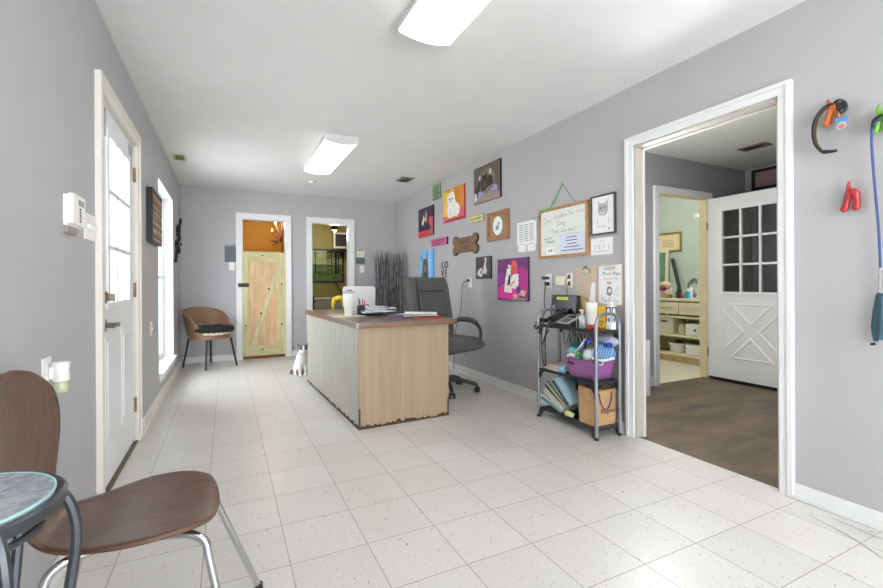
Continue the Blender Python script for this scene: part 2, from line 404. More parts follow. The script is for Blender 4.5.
# hall beyond the wide doorway ---------------------------------------------------------
XH, YA, ZH = 5.644, 3.12, 2.432
HG = M('darkened_wall_grey', (156, 156, 159), .6, var=.02, scale=3)  # same paint as the main walls, darkened to offset the hall fill
ax0, ax1, azt = 4.075, 4.90, 2.035
o = MB().box(2.585, XH, -.5, YA+.06, -.06, -.004, MT_CONC).build('floor_hall'); struct(o)
HC = M('stained_hall_ceiling', (204, 204, 196), .8, var=.06, scale=2)
sbox('ceiling_hall', [(2.648, XH+.1, -.6, YA+.12, ZH, ZH+.08)], HC)
sbox('wall_hall_back', [(2.648, ax0, YA, YA+.08, 0, ZH), (ax0, ax1, YA, YA+.08, azt, ZH), (ax1, XH+.1, YA, YA+.08, 0, ZH)], HG)
tz0, tz1, ty0, ty1 = 2.17, 2.41, 1.6, 3.04
sbox('wall_hall_right', [(XH, XH+.1, ty1, YA, 0, ZH), (XH, XH+.1, -.6, ty0, 0, ZH), (XH, XH+.1, ty0, ty1, 0, tz0), (XH, XH+.1, ty0, ty1, tz1, ZH)], HG)
sbox('wall_hall_front', [(2.648, XH+.1, -.6, -.5, 0, ZH)], HG)
b = MB(); ring(b, XH-.015, XH+.03, ty0, ty1, tz0, tz1, .03, M('dark_bronze', (38, 36, 38), .4, .4)); tw = struct(b.build('window_2'))
MB().box(XH+.005, XH+.015, ty0+.03, ty1-.03, tz0+.03, tz1-.03, M('mauve_pane', (150, 126, 124), .15, var=.05)).build('pane', tw)
casing('trim_10', frame((ax0, YA, 0), (1, 0, 0), (0, 0, 1)), ax1-ax0, azt, 0, .065, WHITE)
b = MB(); CR2 = M('yellowed_jamb', (224, 210, 172), .5, var=.06)
b.box(ax0-.0, ax0+.012, YA-.003, YA+.083, 0, azt, WHITE); b.box(ax1-.012, ax1, YA-.003, YA+.083, 0, azt, CR2); b.box(ax0, ax1, YA-.003, YA+.083, azt-.012, azt, CR2)
struct(b.build('trim_11', bevel=.002))
bb('baseboard_hall', 2.648, ax0-.065, YA-.014, YA, .1)
# open hall door, nine lites over a crossbuck panel
b = MB(); DX = 4.90; HD = M('hall_door_paint', (240, 240, 239), .4, var=.01)
q0, q1 = 2.195, 3.105; ly0, ly1, mz0, mz1 = 2.375, 2.945, .975, 1.87
for y0, y1, z0, z1 in ((q0, ly0, .012, 2.022), (ly1, q1, .012, 2.022), (ly0, ly1, .012, mz0), (ly0, ly1, mz1, 2.022)):
    b.box(DX, DX+.04, y0, y1, z0, z1, HD)
FC = frame((DX, 2.66, .555), (0, -1, 0), (0, 0, 1))
gw, gh, s_ = .285, .30, .055
for tri in ([(-gw+s_, gh), (gw-s_, gh), (0, s_*.95)], [(-gw+s_, -gh), (gw-s_, -gh), (0, -s_*.95)][::-1], [(-gw, gh-s_), (-s_*.95, 0), (-gw, -gh+s_)][::-1], [(gw, gh-s_), (s_*.95, 0), (gw, -gh+s_)]):
    cx = sum(p[0] for p in tri)/3; cy = sum(p[1] for p in tri)/3
    if (tri[1][0]-tri[0][0])*(tri[2][1]-tri[0][1])-(tri[2][0]-tri[0][0])*(tri[1][1]-tri[0][1]) < 0: tri = tri[::-1]
    sc = lambda k: [(cx+(x-cx)*k, cy+(y-cy)*k) for x, y in tri]
    n = 3; A, B, C_ = sc(1), sc(.86), sc(.72)
    for P, Q, c0, c1 in ((A, B, 0, .009), (B, C_, .009, .001)):
        for i in range(3):
            j = (i+1) % 3; b.add([FC(*P[i], c0), FC(*P[j], c0), FC(*Q[j], c1), FC(*Q[i], c1)], [(0, 1, 2, 3)], HD)
    b.poly(C_, FC, .001, HD)
hd = struct(b.build('door_2'))
b = MB(); w = .03
ring(b, DX-.012, DX+.05, ly0-w, ly1+w, mz0-w, mz1+w, w+.004, HD)
for k in (1, 2):
    y = ly0+(ly1-ly0)*k/3; b.box(DX-.008, DX+.045, y-.012, y+.012, mz0, mz1, HD)
    z = mz0+(mz1-mz0)*k/3; b.box(DX-.008, DX+.045, ly0, ly1, z-.011, z+.011, HD)
b.build('lite_frame', hd, bevel=.003)
MB().box(DX+.016, DX+.02, ly0, ly1, mz0, mz1, glass('hall_door_glass', (205, 205, 205), 2.2)).build('glass', hd)
b = MB(); b.box(DX-.004, DX, q0, q1, .012, .03, BLACK); b.build('sweep', hd)
for z in (1.72, .3): MB().cyl((DX-.005, 3.112, z-.045), (DX-.005, 3.112, z+.045), .008, BRASS, n=8).build('hinge', hd)
# white board leaning near the doorway
o = MB().box(3.60, 3.62, 2.855, 2.895, 0, .535, WHITE).box(3.585, 3.60, 2.865, 2.895, 0, .06, WHITE).build('leaning_board', loc=(3.605, 2.88, 0), bevel=.003)
tag(o, 'narrow white board standing low on the concrete by the grey hall wall', 'board')

# wash room behind the hall -------------------------------------------------------------
GREEN = M('mint_wall', (184, 196, 188), .7, var=.03, scale=2)
XG = 6.02
sbox('floor_washroom', [(2.9, XG, YA+.06, 5.8, -.06, -.002)], M('pale_yellow_vinyl', (240, 232, 214), .45, var=.03))
sbox('wall_green', [(XG, XG+.1, YA+.08, 5.8, 0, 2.43), (2.9, XG, 5.7, 5.8, 0, 2.43), (2.9, 3.0, YA+.08, 5.7, 0, 2.43)], GREEN)
sbox('ceiling_washroom', [(2.9, XG+.1, YA+.08, 5.8, 2.43, 2.5)], M('washroom_ceiling', (222, 226, 214), .8))
CAB = M('cream_cabinet', (226, 216, 186), .45, var=.04, scale=6)
CABD = M('cream_cabinet_inside', (222, 212, 180), .5, var=.04, scale=6)
cx0, cx1, cy0, cy1 = 5.47, XG-.002, YA+.14, 5.1
cab = thing('built_in_cabinet', 'cream built-in cabinet with two drawers and open shelves in the mint room', 'cabinet', (5.5, 4.0, 0))
b = MB(); b.box(cx0+.05, cx1, cy0, cy1, 0, .09, M('kick_board', (196, 176, 132), .6, var=.08)); b.build('plinth', cab)
b = MB()
for z in (.09, .345): b.box(cx0, cx1, cy0, cy1, z, z+.035, CAB); 
b.box(cx0, cx1, cy0, cy1, .60, .63, CAB); b.build('shelf', cab, bevel=.003)
b = MB(); b.box(cx1-.02, cx1, cy0, cy1, .09, .83, CABD)
for y in (cy0, 4.05, cy1-.02): b.box(cx0+.01, cx1-.02, y, y+.02, .63 if y == 4.05 else .125, .83, CAB)
b.build('body', cab)
MB().box(cx0-.02, cx1, cy0, cy1, .83, .87, CAB).build('countertop', cab, bevel=.008)
for y0, y1 in ((3.45, 3.86), (3.87, 4.31)):
    d = MB().box(cx0-.018, cx0, y0, y1, .655, .815, CAB).build('drawer', cab, bevel=.004)
    MB().box(cx0-.03, cx0-.018, y0+.06, y1-.06, .745, .755, CR2).build('handle', d, bevel=.002)
# things on the shelves
BIN = M('ivory_bin', (216, 210, 190), .6, var=.04)
def crate(label, x0, x1, y0, y1, z0, h, hole=True, m=BIN):
    t = thing('storage_box', label, 'box', ((x0+x1)/2, (y0+y1)/2, z0))
    b = MB(); b.box(x0, x1, y0, y1, z0, z0+h, m); b.build('body', t, bevel=.008)
    if hole:
        b = MB(); b.box(x0-.002, x0+.002, (y0+y1)/2-.045, (y0+y1)/2+.045, z0+h*.72, z0+h*.82, BLACK); b.build('hand_hole', t, bevel=.001)
    return t
crate('tall ivory storage box with dark hand hole on the upper cabinet shelf', 5.50, 5.8, 3.98, 4.24, .38, .215)
t = crate('low white box with small dark knob on the upper cabinet shelf', 5.50, 5.8, 3.54, 3.80, .38, .155, False, WPLAST)
MB().ball((5.492, 3.66, .455), .013, BLACK).build('knob', t)
o = MB().lathe((5.56, 3.885, .38), [(.034, 0), (.045, .01), (.05, .06), (.042, .11), (.03, .135), (.012, .15)], M('tan_jar', (206, 184, 158), .4), 16).build('jar', loc=(5.56, 3.885, .38))
tag(o, 'small tan rounded jar between the boxes on the upper cabinet shelf', 'jar')
t = thing('bowl', 'white bowl with dark inside on the bottom cabinet shelf', 'bowl', (5.60, 3.97, .125))
MB().lathe((5.60, 3.97, .125), [(.075, 0), (.1, .03), (.118, .12), (.125, .125), (.118, .13)], WPLAST, 24).build('shell', t)
MB().lathe((5.60, 3.97, .255), [(.112, 0), (.112, .003)], M('dark_food', (70, 66, 58), .8, var=.3), 24).build('contents', t)
crate('low white carton on the bottom cabinet shelf near the jamb', 5.49, 5.75, 3.50, 3.79, .125, .13, False, WPLAST)
o = MB().tube([(5.7, 4.05, .27), (5.66, 3.85, .272), (5.62, 3.6, .262)], [.05, .06, .05], M('green_cloth', (92, 112, 72), .9, var=.2, bump=.4), 10, smooth=4, flat=(0, .2, 0)).build('folded_cloth', loc=(5.66, 3.8, .26))
tag(o, 'dull green cloth draped over the bowl and carton on the bottom cabinet shelf', 'cloth')
o = MB().box(5.52, 5.7, 4.12, 4.3, .125, .14, M('olive_tray', (110, 98, 66), .7, var=.3)).build('tray', loc=(5.6, 4.2, .125), bevel=.003)
tag(o, 'flat olive tray beside the bowl on the bottom cabinet shelf', 'tray')
# counter clutter (world y from about 4.45 down to 3.6)
zc = .87
def lathe_item(name, label, cat, x, y, prof, m, cap=None, n=14):
    if cap:
        t = thing(name, label, cat, (x, y, zc)); MB().lathe((x, y, zc), prof, m, n).build('body', t)
        r, h0, h1, cm = cap; MB().lathe((x, y, zc), [(r, h0), (r, h1), (r*.8, h1+.004)], cm, n).build('cap', t); return t
    return tag(MB().lathe((x, y, zc), prof, m, n).build(name, loc=(x, y, zc)), label, cat)
TEAL = M('blue_label', (40, 150, 190), .4)
lathe_item('bottle', 'small white bottle with blue label on the washroom counter', 'bottle', 5.53, 3.78, [(.026, 0), (.026, .02), (.0265, .07), (.026, .09), (.012, .1)], TEAL, (.013, .1, .125, WPLAST))
t = thing('bin', 'white bin holding a magenta bundle on the washroom counter', 'bin', (5.62, 4.3, zc))
MB().box(5.55, 5.70, 4.2, 4.42, zc, zc+.10, BIN).build('tub', t, bevel=.008)
MB().box(5.56, 5.69, 4.18, 4.38, zc+.10, zc+.14, M('magenta', (140, 30, 96), .6, var=.2)).build('bundle', t, bevel=.01)
lathe_item('jar', 'glass jar of cotton on the washroom counter', 'jar', 5.62, 4.12, [(.035, 0), (.045, .01), (.045, .1), (.04, .12)], M('pale_cotton', (214, 206, 188), .8, var=.1))
o = MB().ball((5.64, 4.2, zc+.185), (.07, .08, .045), M('peach_cloth', (214, 186, 160), .9, var=.12)).build('cloth_bundle', loc=(5.64, 4.2, zc+.14)); tag(o, 'crumpled peach cloth on top of the magenta bundle', 'cloth')
lathe_item('candle', 'thin pale candle standing on the washroom counter', 'candle', 5.58, 4.055, [(.012, 0), (.012, .14), (.004, .15)], CPLAST)
lathe_item('tumbler_glass', 'short dark green tumbler on the washroom counter', 'tumbler', 5.6, 3.96, [(.036, 0), (.042, .09), (.04, .09)], M('dark_green_glass', (70, 84, 60), .25))
lathe_item('pot', 'grey round pot on the washroom counter beside the tumbler', 'pot', 5.6, 3.87, [(.04, 0), (.048, .02), (.045, .07), (.02, .085)], M('pot_grey', (150, 146, 130), .4))
o = MB().tube([(5.72, 3.80, zc+.02), (5.74, 3.9, zc+.16), (5.76, 3.84, zc+.25), (5.75, 3.78, zc+.2)], .028, M('silver_grey', (120, 124, 124), .3, .6), 8, smooth=4).build('hair_dryer', loc=(5.74, 3.84, zc)); tag(o, 'grey hair dryer propped up on the washroom counter', 'dryer')
o = MB().tube([(5.74, 4.02, zc+.03), (5.98, 4.33, zc+.56)], .027, M('black_strap', (30, 32, 30), .6), 8).build('black_rod', loc=(5.66, 3.98, zc)); tag(o, 'long black rod leaning against the mint wall above the counter', 'rod')
lathe_item('column_stand', 'tall cream turned column on the washroom counter by the jamb', 'stand', 5.66, 3.70, [(.05, 0), (.05, .02), (.03, .03), (.03, .3), (.045, .32), (.05, .34), (.05, .36)], CAB)
o = MB().tube([(5.62, 4.42, zc+.05), (5.64, 4.38, zc+.22)], .012, WPLAST, 8).ball((5.64, 4.42, zc+.06), (.045, .05, .06), M('dark_items', (60, 60, 58), .5, var=.4)).build('brush', loc=(5.63, 4.4, zc)); tag(o, 'dark brush with a white handle at the end of the washroom counter', 'brush')
lathe_item('spray_bottle', 'small black bottle on the washroom counter between the candle and the tumbler', 'bottle', 5.68, 4.01, [(.03, 0), (.032, .01), (.032, .12), (.012, .15), (.012, .18)], BLACK)
lathe_item('tube', 'white upright tube behind the blue labelled bottle', 'tube', 5.66, 3.83, [(.022, 0), (.024, .12), (.018, .15)], WPLAST)
lathe_item('tin', 'low gold tin in front of the candle on the washroom counter', 'tin', 5.52, 4.05, [(.036, 0), (.036, .045), (.034, .05)], M('gold_tin', (170, 140, 70), .35, .6))
lathe_item('dish', 'low plum dish in front of the grey pot', 'dish', 5.52, 3.90, [(.03, 0), (.045, .02), (.047, .035)], M('plum_dish', (110, 50, 70), .4))
# mirror and certificate
def framed(name, label, cat, F, w, h, fw, d, mf, mpic, art=None, matte=None):
    t = thing(name, label, cat, tuple(F(w/2, 0, 0)))
    b = MB()
    for pts in ([(0, 0), (fw, fw), (fw, h-fw), (0, h)], [(w, 0), (w, h), (w-fw, h-fw), (w-fw, fw)], [(0, 0), (w, 0), (w-fw, fw), (fw, fw)], [(0, h), (fw, h-fw), (w-fw, h-fw), (w, h)]):
        b.prism(pts, F, .001, d, mf)
    b.build('frame', t, bevel=min(.004, fw*.2))
    b = MB(); b.prism(rect(fw, w-fw, fw, h-fw), F, .001, d*.55, mpic)
    if art: art(b, d*.55)
    b.build('picture', t); return t
FG = frame((XG, 4.64, 1.545), (0, -1, 0), (0, 0, 1))
def cert(b, c):
    for i in range(5): b.poly(rect(.12+.02*(i % 2), .32-.02*(i % 2), .17-.022*i, .176-.022*i), FG, c+.001, M('faint_ink', (150, 138, 110), .7))
framed('certificate', 'framed cream certificate hanging on the mint wall', 'picture', FG, .44, .29, .025, .025, M('dull_gold_frame', (150, 124, 74), .4, .3), M('certificate_paper', (228, 214, 170), .7), cert)
FM = frame((XG-.05, 4.80, .875), (0, -1, 0), (0.05, 0, 1))
framed('mirror', 'cream framed mirror standing on the washroom counter', 'mirror', FM, .40, .70, .035, .03, CAB, M('mirror_silver', (150, 190, 160), .08, .9))
o = MB().box(XG-.05, XG, 3.93, 3.99, 2.0, 2.06, CPLAST).build('wall_sensor', loc=(XG, 3.96, 2.03), bevel=.004); tag(o, 'small cream sensor high on the mint wall', 'sensor')

# orange and olive rooms behind the far wall ---------------------------------------------
ORG = M('orange_wall', (196, 140, 20), .6, var=.05, scale=2); OLV = M('olive_wall', (160, 146, 78), .65, var=.05, scale=2)
sbox('floor_grooming', [(-.6, 1.0, YB+.06, 8.75, -.06, -.003)], wood('brown_boards', (110, 68, 36), (150, 96, 52)))
sbox('floor_olive', [(1.0, 2.68, YB+.06, 8.55, -.06, -.003)], M('olive_floor', (150, 140, 110), .6))
sbox('wall_orange', [(-.6, 1.0, 8.65, 8.75, 0, 2.44), (-.7, -.6, YB+.12, 8.75, 0, 2.44), (.93, 1.0, YB+.12, 8.65, 0, 2.44)], ORG)
sbox('wall_olive', [(1.08, 2.68, 8.4, 8.5, 0, 2.44), (1.0, 1.08, YB+.12, 8.5, 0, 2.44), (2.6, 2.68, YB+.12, 8.4, 0, 2.44)], OLV)
sbox('ceiling_grooming', [(-.7, 1.0, YB+.12, 8.75, 2.44, 2.5)], CEIL)
sbox('ceiling_olive', [(1.0, 2.68, YB+.12, 8.5, 2.44, 2.5)], CEIL)
o = MB().box(.205, .805, YB, YB+.1, 0, .02, wood('brown_threshold', (120, 62, 24), (156, 90, 40))).build('trim_12'); struct(o)

# green-stained half gate
gate = thing('half_gate', 'rustic half-height wooden gate with green stained frame and diagonal brace', 'gate', (.5, YB-.01, .035))
GST = wood('green_stained_pine', (178, 172, 122), (216, 208, 164), .6, (14, 14, 1.2), 3)
GSB = wood('green_stained_pine_cross', (178, 172, 122), (216, 208, 164), .6, (1.5, 14, 14), 3)
PLY = wood('birch_plywood', (196, 158, 116), (222, 188, 146), .6, (6, 6, 1), 3)
KNOT = M('wood_knot', (96, 74, 44), .7)
FGt = frame((.207, YB+.02, .04), (1, 0, 0), (0, 0, 1))      # w = -Y
gw_, gh_ = .598, 1.525
b = MB(); b.prism(rect(.07, gw_-.07, .12, gh_-.12), FGt, .005, .014, PLY); b.build('plywood_panel', gate)
for x0, x1 in ((0, .082), (gw_-.10, gw_)):
    b = MB(); b.prism(rect(x0, x1, 0, gh_), FGt, 0, .03, GST)
    for i in range(2): b.poly(ell(x0+.04, .45+.6*i, .012, .016), FGt, .0306, KNOT)
    b.build('stile', gate, bevel=.002)
for z0, z1 in ((0, .14), (gh_-.145, gh_)):
    b = MB(); b.prism(rect(.0835, gw_-.1015, z0, z1), FGt, 0, .028, GSB); b.poly(ell(.27, (z0+z1)/2+.02, .017, .010), FGt, .0286, KNOT); b.build('rail', gate, bevel=.002)
b = MB(); b.prism([(.10, .145), (.165, .145), (.49, 1.22), (.49, gh_-.15), (.455, gh_-.15), (.45, 1.28)][::1], FGt, .0145, .026, GST)
for x, y in ((.25, .62), (.36, .98)): b.poly(ell(x, y, .014, .02, .3), FGt, .0266, KNOT)
b.build('brace', gate, bevel=.001)
b = MB(); b.box(.128, .295, YB-.026, YB-.0105, 1.05, 1.105, BLACKM)
for x in (.15, .2, .25): b.box(x, x+.006, YB-.031, YB-.025, 1.045, 1.11, BLACKM)
b.build('latch', gate, bevel=.004)
for z in (.4, 1.1): MB().cyl((.808, YB-.012, z-.03), (.808, YB-.012, z+.03), .008, NICKEL, n=8).build('hinge', gate)
# branch chandelier in the orange room
ch = thing('branch_chandelier', 'branch chandelier with bare glowing bulbs in the orange room', 'chandelier', (.80, 7.75, 2.44))
BRN = M('branch_brown', (116, 66, 40), .6, var=.3)
b = MB(); c0 = V((.84, 7.75, 1.84))
b.cyl((.84, 7.75, 2.44), c0, .008, BRN, n=8)
b.build('stem', ch)
tips = [(-.16, -.05, .12), (-.10, .05, .27), (.0, -.1, .30), (.07, .03, .24), (-.2, .05, .0), (-.05, -.08, -.08)]
for i, tp in enumerate(tips):
    b = MB(); p = c0+V(tp)*.45+V((.02*(-1)**i, .01, .05*(1 if i % 2 else -1))); q = c0+V(tp)
    b.tube([c0, p, q], [.016, .011, .006], BRN, 7, smooth=5)
    b.tube([p, p+V((-.05, .02, -.05)), p+V((-.08, .01, -.02))], [.008, .006, .003], BRN, 6, smooth=4)
    b.tube([p, p+V((.04, -.02, .07))], [.007, .003], BRN, 6)
    b.build('branch', ch)
BULB = M('glowing_bulb', (255, 226, 170), .3, emit=60)
for tp in (tips[1], tips[3], tips[0]):
    q = c0+V(tp); b = MB(); b.lathe(q, [(.008, 0), (.014, .012), (.013, .03), (.005, .05), (.001, .06)], BULB if tp != tips[0] else M('dim_bulb', (255, 200, 130), .3, emit=3), 10); b.build('bulb', ch)
# olive room
LMP = M('lamp_black', (34, 34, 32), .4, .3)
pl = thing('pendant_lamp', 'small black cone pendant lamp in the olive room', 'lamp', (1.685, 7.6, 2.44))
MB().cyl((1.685, 7.6, 2.13), (1.685, 7.6, 2.44), .004, LMP, n=6).build('cord', pl)
MB().lathe((1.685, 7.6, 2.02), [(.088, 0), (.085, .015), (.03, .085), (.022, .11), (.012, .13)], LMP, 20).build('shade', pl)
MB().ball((1.685, 7.6, 2.01), .028, M('lamp_bulb', (255, 244, 220), .3, emit=1.2)).build('bulb', pl)
crt = thing('box_monitor', 'beige box computer monitor on a black wall bracket in the olive room', 'monitor', (1.93, 8.2, 1.76))
BEI = M('beige_plastic', (206, 196, 160), .5)
XM = MX.Translation((1.93, 8.12, 1.9)) @ MX.Rotation(R(-6), 4, 'Z')
b = MB(); b.box(-.15, .15, 0, .05, -.15, .15, BEI, XM); b.box(-.11, .11, .05, .24, -.11, .11, BEI, XM); b.build('housing', crt, bevel=.01)
MB().box(-.115, .105, -.004, 0, -.11, .115, M('dark_screen', (46, 42, 48), .15), XM).build('screen', crt)
b = MB(); b.lathe((1.93, 8.2, 1.735), [(.12, -.01), (.12, .0), (.05, .02)], BLACK, 18); b.build('swivel_foot', crt)
b = MB(); b.box(1.70, 2.12, 8.1, 8.32, 1.70, 1.725, BLACK); b.tube([(1.95, 8.3, 1.7), (1.97, 8.3, 1.62), (2.0, 8.39, 1.6)], .015, BLACK, 8); b.box(1.96, 2.04, 8.385, 8.4, 1.5, 1.68, BLACK)
o = b.build('wall_bracket', loc=(1.97, 8.39, 1.6), bevel=.003); tag(o, 'black wall bracket under the beige monitor', 'bracket')
FT = frame((1.33, 8.4, 1.12), (1, 0, 0), (0, 0, 1))
SW1 = M('meadow_green', (104, 122, 70), .8, var=.25, scale=9); SW2 = M('hazy_sky_paint', (176, 178, 130), .8, var=.08); SW3 = M('tree_dark', (44, 42, 30), .8, var=.3)
def swamp(b, c):
    b.poly(rect(.035, .665, .33, .605), FT, c+.001, SW2)
    b.poly(rect(.035, .665, .30, .34), FT, c+.002, M('far_shrub', (92, 100, 56), .8, var=.2))
    for x, w in ((.07, .014), (.17, .006), (.4, .005), (.47, .006), (.55, .016), (.60, .008)):
        b.poly([(x-w*1.6, .16), (x+w*1.6, .16), (x+w, .6), (x-w, .6)], FT, c+.003, SW3)
    rr = random.Random(3)
    for i in range(46): b.poly(ell(.06+.58*rr.random(), .36+.22*rr.random(), .006+.008*rr.random(), .006+.006*rr.random(), rr.random(), 7), FT, c+.0025+.0001*(i % 7), SW3)
    for i in range(14): b.poly(ell(.08+.55*rr.random(), .08+.18*rr.random(), .05, .012, 0, 10), FT, c+.0022+.0001*(i % 6), M('grass_dark', (66, 84, 44), .8, var=.3))
framed('landscape_picture', 'framed painting of bare trees over a green meadow in the olive room', 'picture', FT, .70, .635, .03, .03, M('navy_frame', (34, 48, 72), .5), SW1, swamp)
o = MB().tube([(1.86, 8.32, 1.13), (2.06, 8.0, .60), (2.30, 7.6, .02)], .011, BLACK, 8, smooth=4).build('black_pole', loc=(2.30, 7.6, 0)); tag(o, 'thin black pole slanting below the landscape painting', 'pole')
# metal pet gate in the far doorway
pg = thing('pet_gate', 'low silver metal pet gate with diamond mesh in the far doorway', 'gate', (1.47, YB+.06, 0))
SIL = M('silver_metal', (170, 170, 165), .35, .9)
b = MB(); Yg = YB+.06
for z in (.86, .06): b.cyl((1.2, Yg, z), (1.76, Yg, z), .012, SIL, n=10)
for x in (1.26, 1.74): b.cyl((x, Yg, .06), (x, Yg, .86), .011, SIL, n=10)
b.build('frame', pg)
b = MB()
for i in range(-13, 9):
    for sg in (1, -1):
        x = 1.26+i*.06 if sg == 1 else 1.74-i*.06
        # clip the diagonal to the frame box
        t0 = max(0, (1.26-x) if sg == 1 else (x-1.74)); t1 = min(.8, (1.74-x) if sg == 1 else (x-1.26))
        if t1-t0 > .02: b.cyl((x+sg*t0, Yg+.003*sg, .06+t0), (x+sg*t1, Yg+.003*sg, .06+t1), .005, SIL, n=5)
b.build('wire_mesh', pg)
b = MB(); b.box(1.197, 1.225, Yg-.03, Yg+.02, 0, .90, BLACKM); b.box(1.225, 1.25, Yg-.02, Yg+.01, .8, .83, BLACKM); b.build('post', pg, bevel=.003)

# ------------------------------------------------------------------ ceiling things
LENS = M('lit_lens', (255, 252, 246), .4, emit=5.5, var=.005)
FXW = M('fixture_white', (214, 214, 213), .5, var=.01)
def fixture(label, x, y0, y1, w=.30, h=.085):
    t = thing('ceiling_light', label, 'ceiling light', (x, (y0+y1)/2, ZC), group='fluorescent ceiling lights')
    b = MB(); b.box(x-w/2+.01, x+w/2-.01, y0+.012, y1-.012, ZC-.02, ZC, FXW)
    for sx in (-1, 1): b.box(x+sx*(w/2-.006)-.006, x+sx*(w/2-.006)+.006, y0+.012, y1-.012, ZC-.046, ZC, FXW)
    b.build('housing', t)
    # wraparound lens: curved trough below the metal sides
    pr = [(-w/2+.002, ZC-.044), (-w/2+.002, ZC-.058)]+[(-w/2+w*k/10, ZC-.06-.022*sin(pi*k/10)) for k in range(1, 10)]+[(w/2-.002, ZC-.058), (w/2-.002, ZC-.044)]
    b = MB(); F = frame((x, y1-.012, 0), (1, 0, 0), (0, 0, 1)); b.prism(pr, F, 0, (y1-y0)-.024, LENS); b.build('lens', t, angle=50)
    pc_ = [(-w/2-.004, ZC-.001), (-w/2-.004, ZC-.062)]+[(-w/2+w*k/10, ZC-.066-.022*sin(pi*k/10)) for k in range(1, 10)]+[(w/2+.004, ZC-.062), (w/2+.004, ZC-.001)]
    for ya in (y0, y1-.012):
        F = frame((x, ya+.012, 0), (1, 0, 0), (0, 0, 1)); b = MB(); b.prism(pc_, F, 0, .012, FXW); b.build('end_cap', t)
    return t
fixture('wraparound ceiling light nearest the viewer, over the open floor', .965, .92, 2.15)
fixture('wraparound ceiling light farther off, over the reception desk', .965, 4.02, 5.25)
VENT = M('vent_dull', (150, 146, 128), .5, .2)
def vent(label, x, y, w, d, z=ZC, n=5, m=VENT):
    t = thing('ceiling_vent', label, 'vent', (x, y, z), group='ceiling vents')
    b = MB(); f = .02
    b.box(x-w/2, x+w/2, y-d/2, y-d/2+f, z-.012, z, m); b.box(x-w/2, x+w/2, y+d/2-f, y+d/2, z-.012, z, m)
    b.box(x-w/2, x-w/2+f, y-d/2+f, y+d/2-f, z-.012, z, m); b.box(x+w/2-f, x+w/2, y-d/2+f, y+d/2-f, z-.012, z, m); b.build('frame', t)
    MB().box(x-w/2+f, x+w/2-f, y-d/2+f, y+d/2-f, z-.002, z, BLACK).build('duct_opening', t)
    b = MB()
    for k in range(n):
        yy = y-d/2+f+(d-2*f)*(k+.5)/n
        b.box(-(w/2-f), w/2-f, -.008, .008, -.001, .001, m, MX.Translation((x, yy, z-.007)) @ MX.Rotation(R(40), 4, 'X'))
    b.build('louvre', t)
vent('small yellowed ceiling vent above the window wall', -.445, 5.44, .12, .24, m=M('yellow_vent', (190, 182, 140), .5))
vent('square metal ceiling vent near the dog portraits', 2.11, 5.35, .17, .24)
vent('dusty ceiling vent in the hall beyond the doorway', 4.72, 2.52, .15, .25, ZH, m=M('dusty_vent', (120, 112, 92), .7))
o = MB().lathe((1.04, 6.0, ZC), [(.05, 0), (.05, -.018), (.04, -.028), (.01, -.03)], WPLAST, 18).build('smoke_sensor', loc=(1.04, 6.0, ZC)); tag(o, 'small white round sensor on the ceiling behind the farther light', 'sensor')

# ------------------------------------------------------------------ things on the window wall
def plate(name, label, cat, F, w, h, d=.007, m=WPLAST, group=None, extra=None, ex_name='toggle', ex_m=None):
    t = thing(name, label, cat, tuple(F(w/2, 0, 0)), group=group)
    MB().prism(rect(0, w, 0, h), F, .0005, d, m).build('cover', t, bevel=.002)
    for (x0, x1, z0, z1, dd) in extra or []:
        MB().prism(rect(x0, x1, z0, z1), F, d-.002, d+dd, ex_m or m).build(ex_name, t, bevel=.001)
    return t
FK = frame((XL, 2.155, 1.315), (0, 1, 0), (0, 0, 1))
kp = thing('alarm_keypad', 'white alarm keypad with small grey display on the wall by the front door', 'keypad', tuple(FK(.085, 0, 0)))
b = MB(); b.prism(rect(.0, .175, .0, .122), FK, .001, .016, WPLAST); b.prism(rect(.005, .165, .008, .128), FK, .016, .032, WPLAST); b.build('housing', kp, bevel=.004)
MB().prism(rect(.07, .145, .088, .112), FK, .032, .0335, M('lcd_grey', (120, 122, 116), .3)).build('display', kp)
b = MB()
for i in range(5): b.prism(rect(.085, .10, .022+.012*i, .030+.012*i), FK, .032, .0345, M('key_grey', (110, 106, 104), .5))
b.build('key', kp)
b = MB(); b.prism(rect(.01, .13, -.028, .0), FK, .001, .014, M('grey_flap', (140, 136, 130), .5)); b.build('flap', kp, bevel=.002)
FS = frame((XL, 2.43, 1.288), (0, 1, 0), (0, 0, 1))
plate('light_switch', 'white triple switch plate between the keypad and the front door', 'switch', FS, .165, .118, extra=[(.03+.046*i, .042+.046*i, .05, .07, .012) for i in range(3)])
# outlet with plug-in freshener
FO = frame((XL, 1.93, .715), (0, 1, 0), (0, 0, 1))
plate('wall_outlet', 'white wall outlet behind the plug-in freshener', 'outlet', FO, .075, .115, extra=[(.02, .055, .015, .05, .002), (.02, .055, .065, .1, .002)], ex_name='socket')
fr = thing('air_freshener', 'white plug-in air freshener with a pale green bottle beside the brown chair', 'air freshener', (XL+.038, 1.985, .70))
xa, ya = XL+.038, 1.985
b = MB(); b.lathe((xa, ya, .742), [(.022, 0), (.024, .004), (.024, .028), (.022, .034), (.024, .044), (.026, .064), (.024, .068), (.015, .066)], WPLAST, 20); b.box(XL+.0095, xa-.012, ya-.018, ya+.018, .755, .795, WPLAST); b.build('housing', fr)
b = MB(); b.lathe((xa, ya, .703), [(.016, 0), (.021, .006), (.022, .03), (.016, .039)], M('green_oil', (186, 196, 160), .1, spec=.8), 16); b.build('oil_bottle', fr)
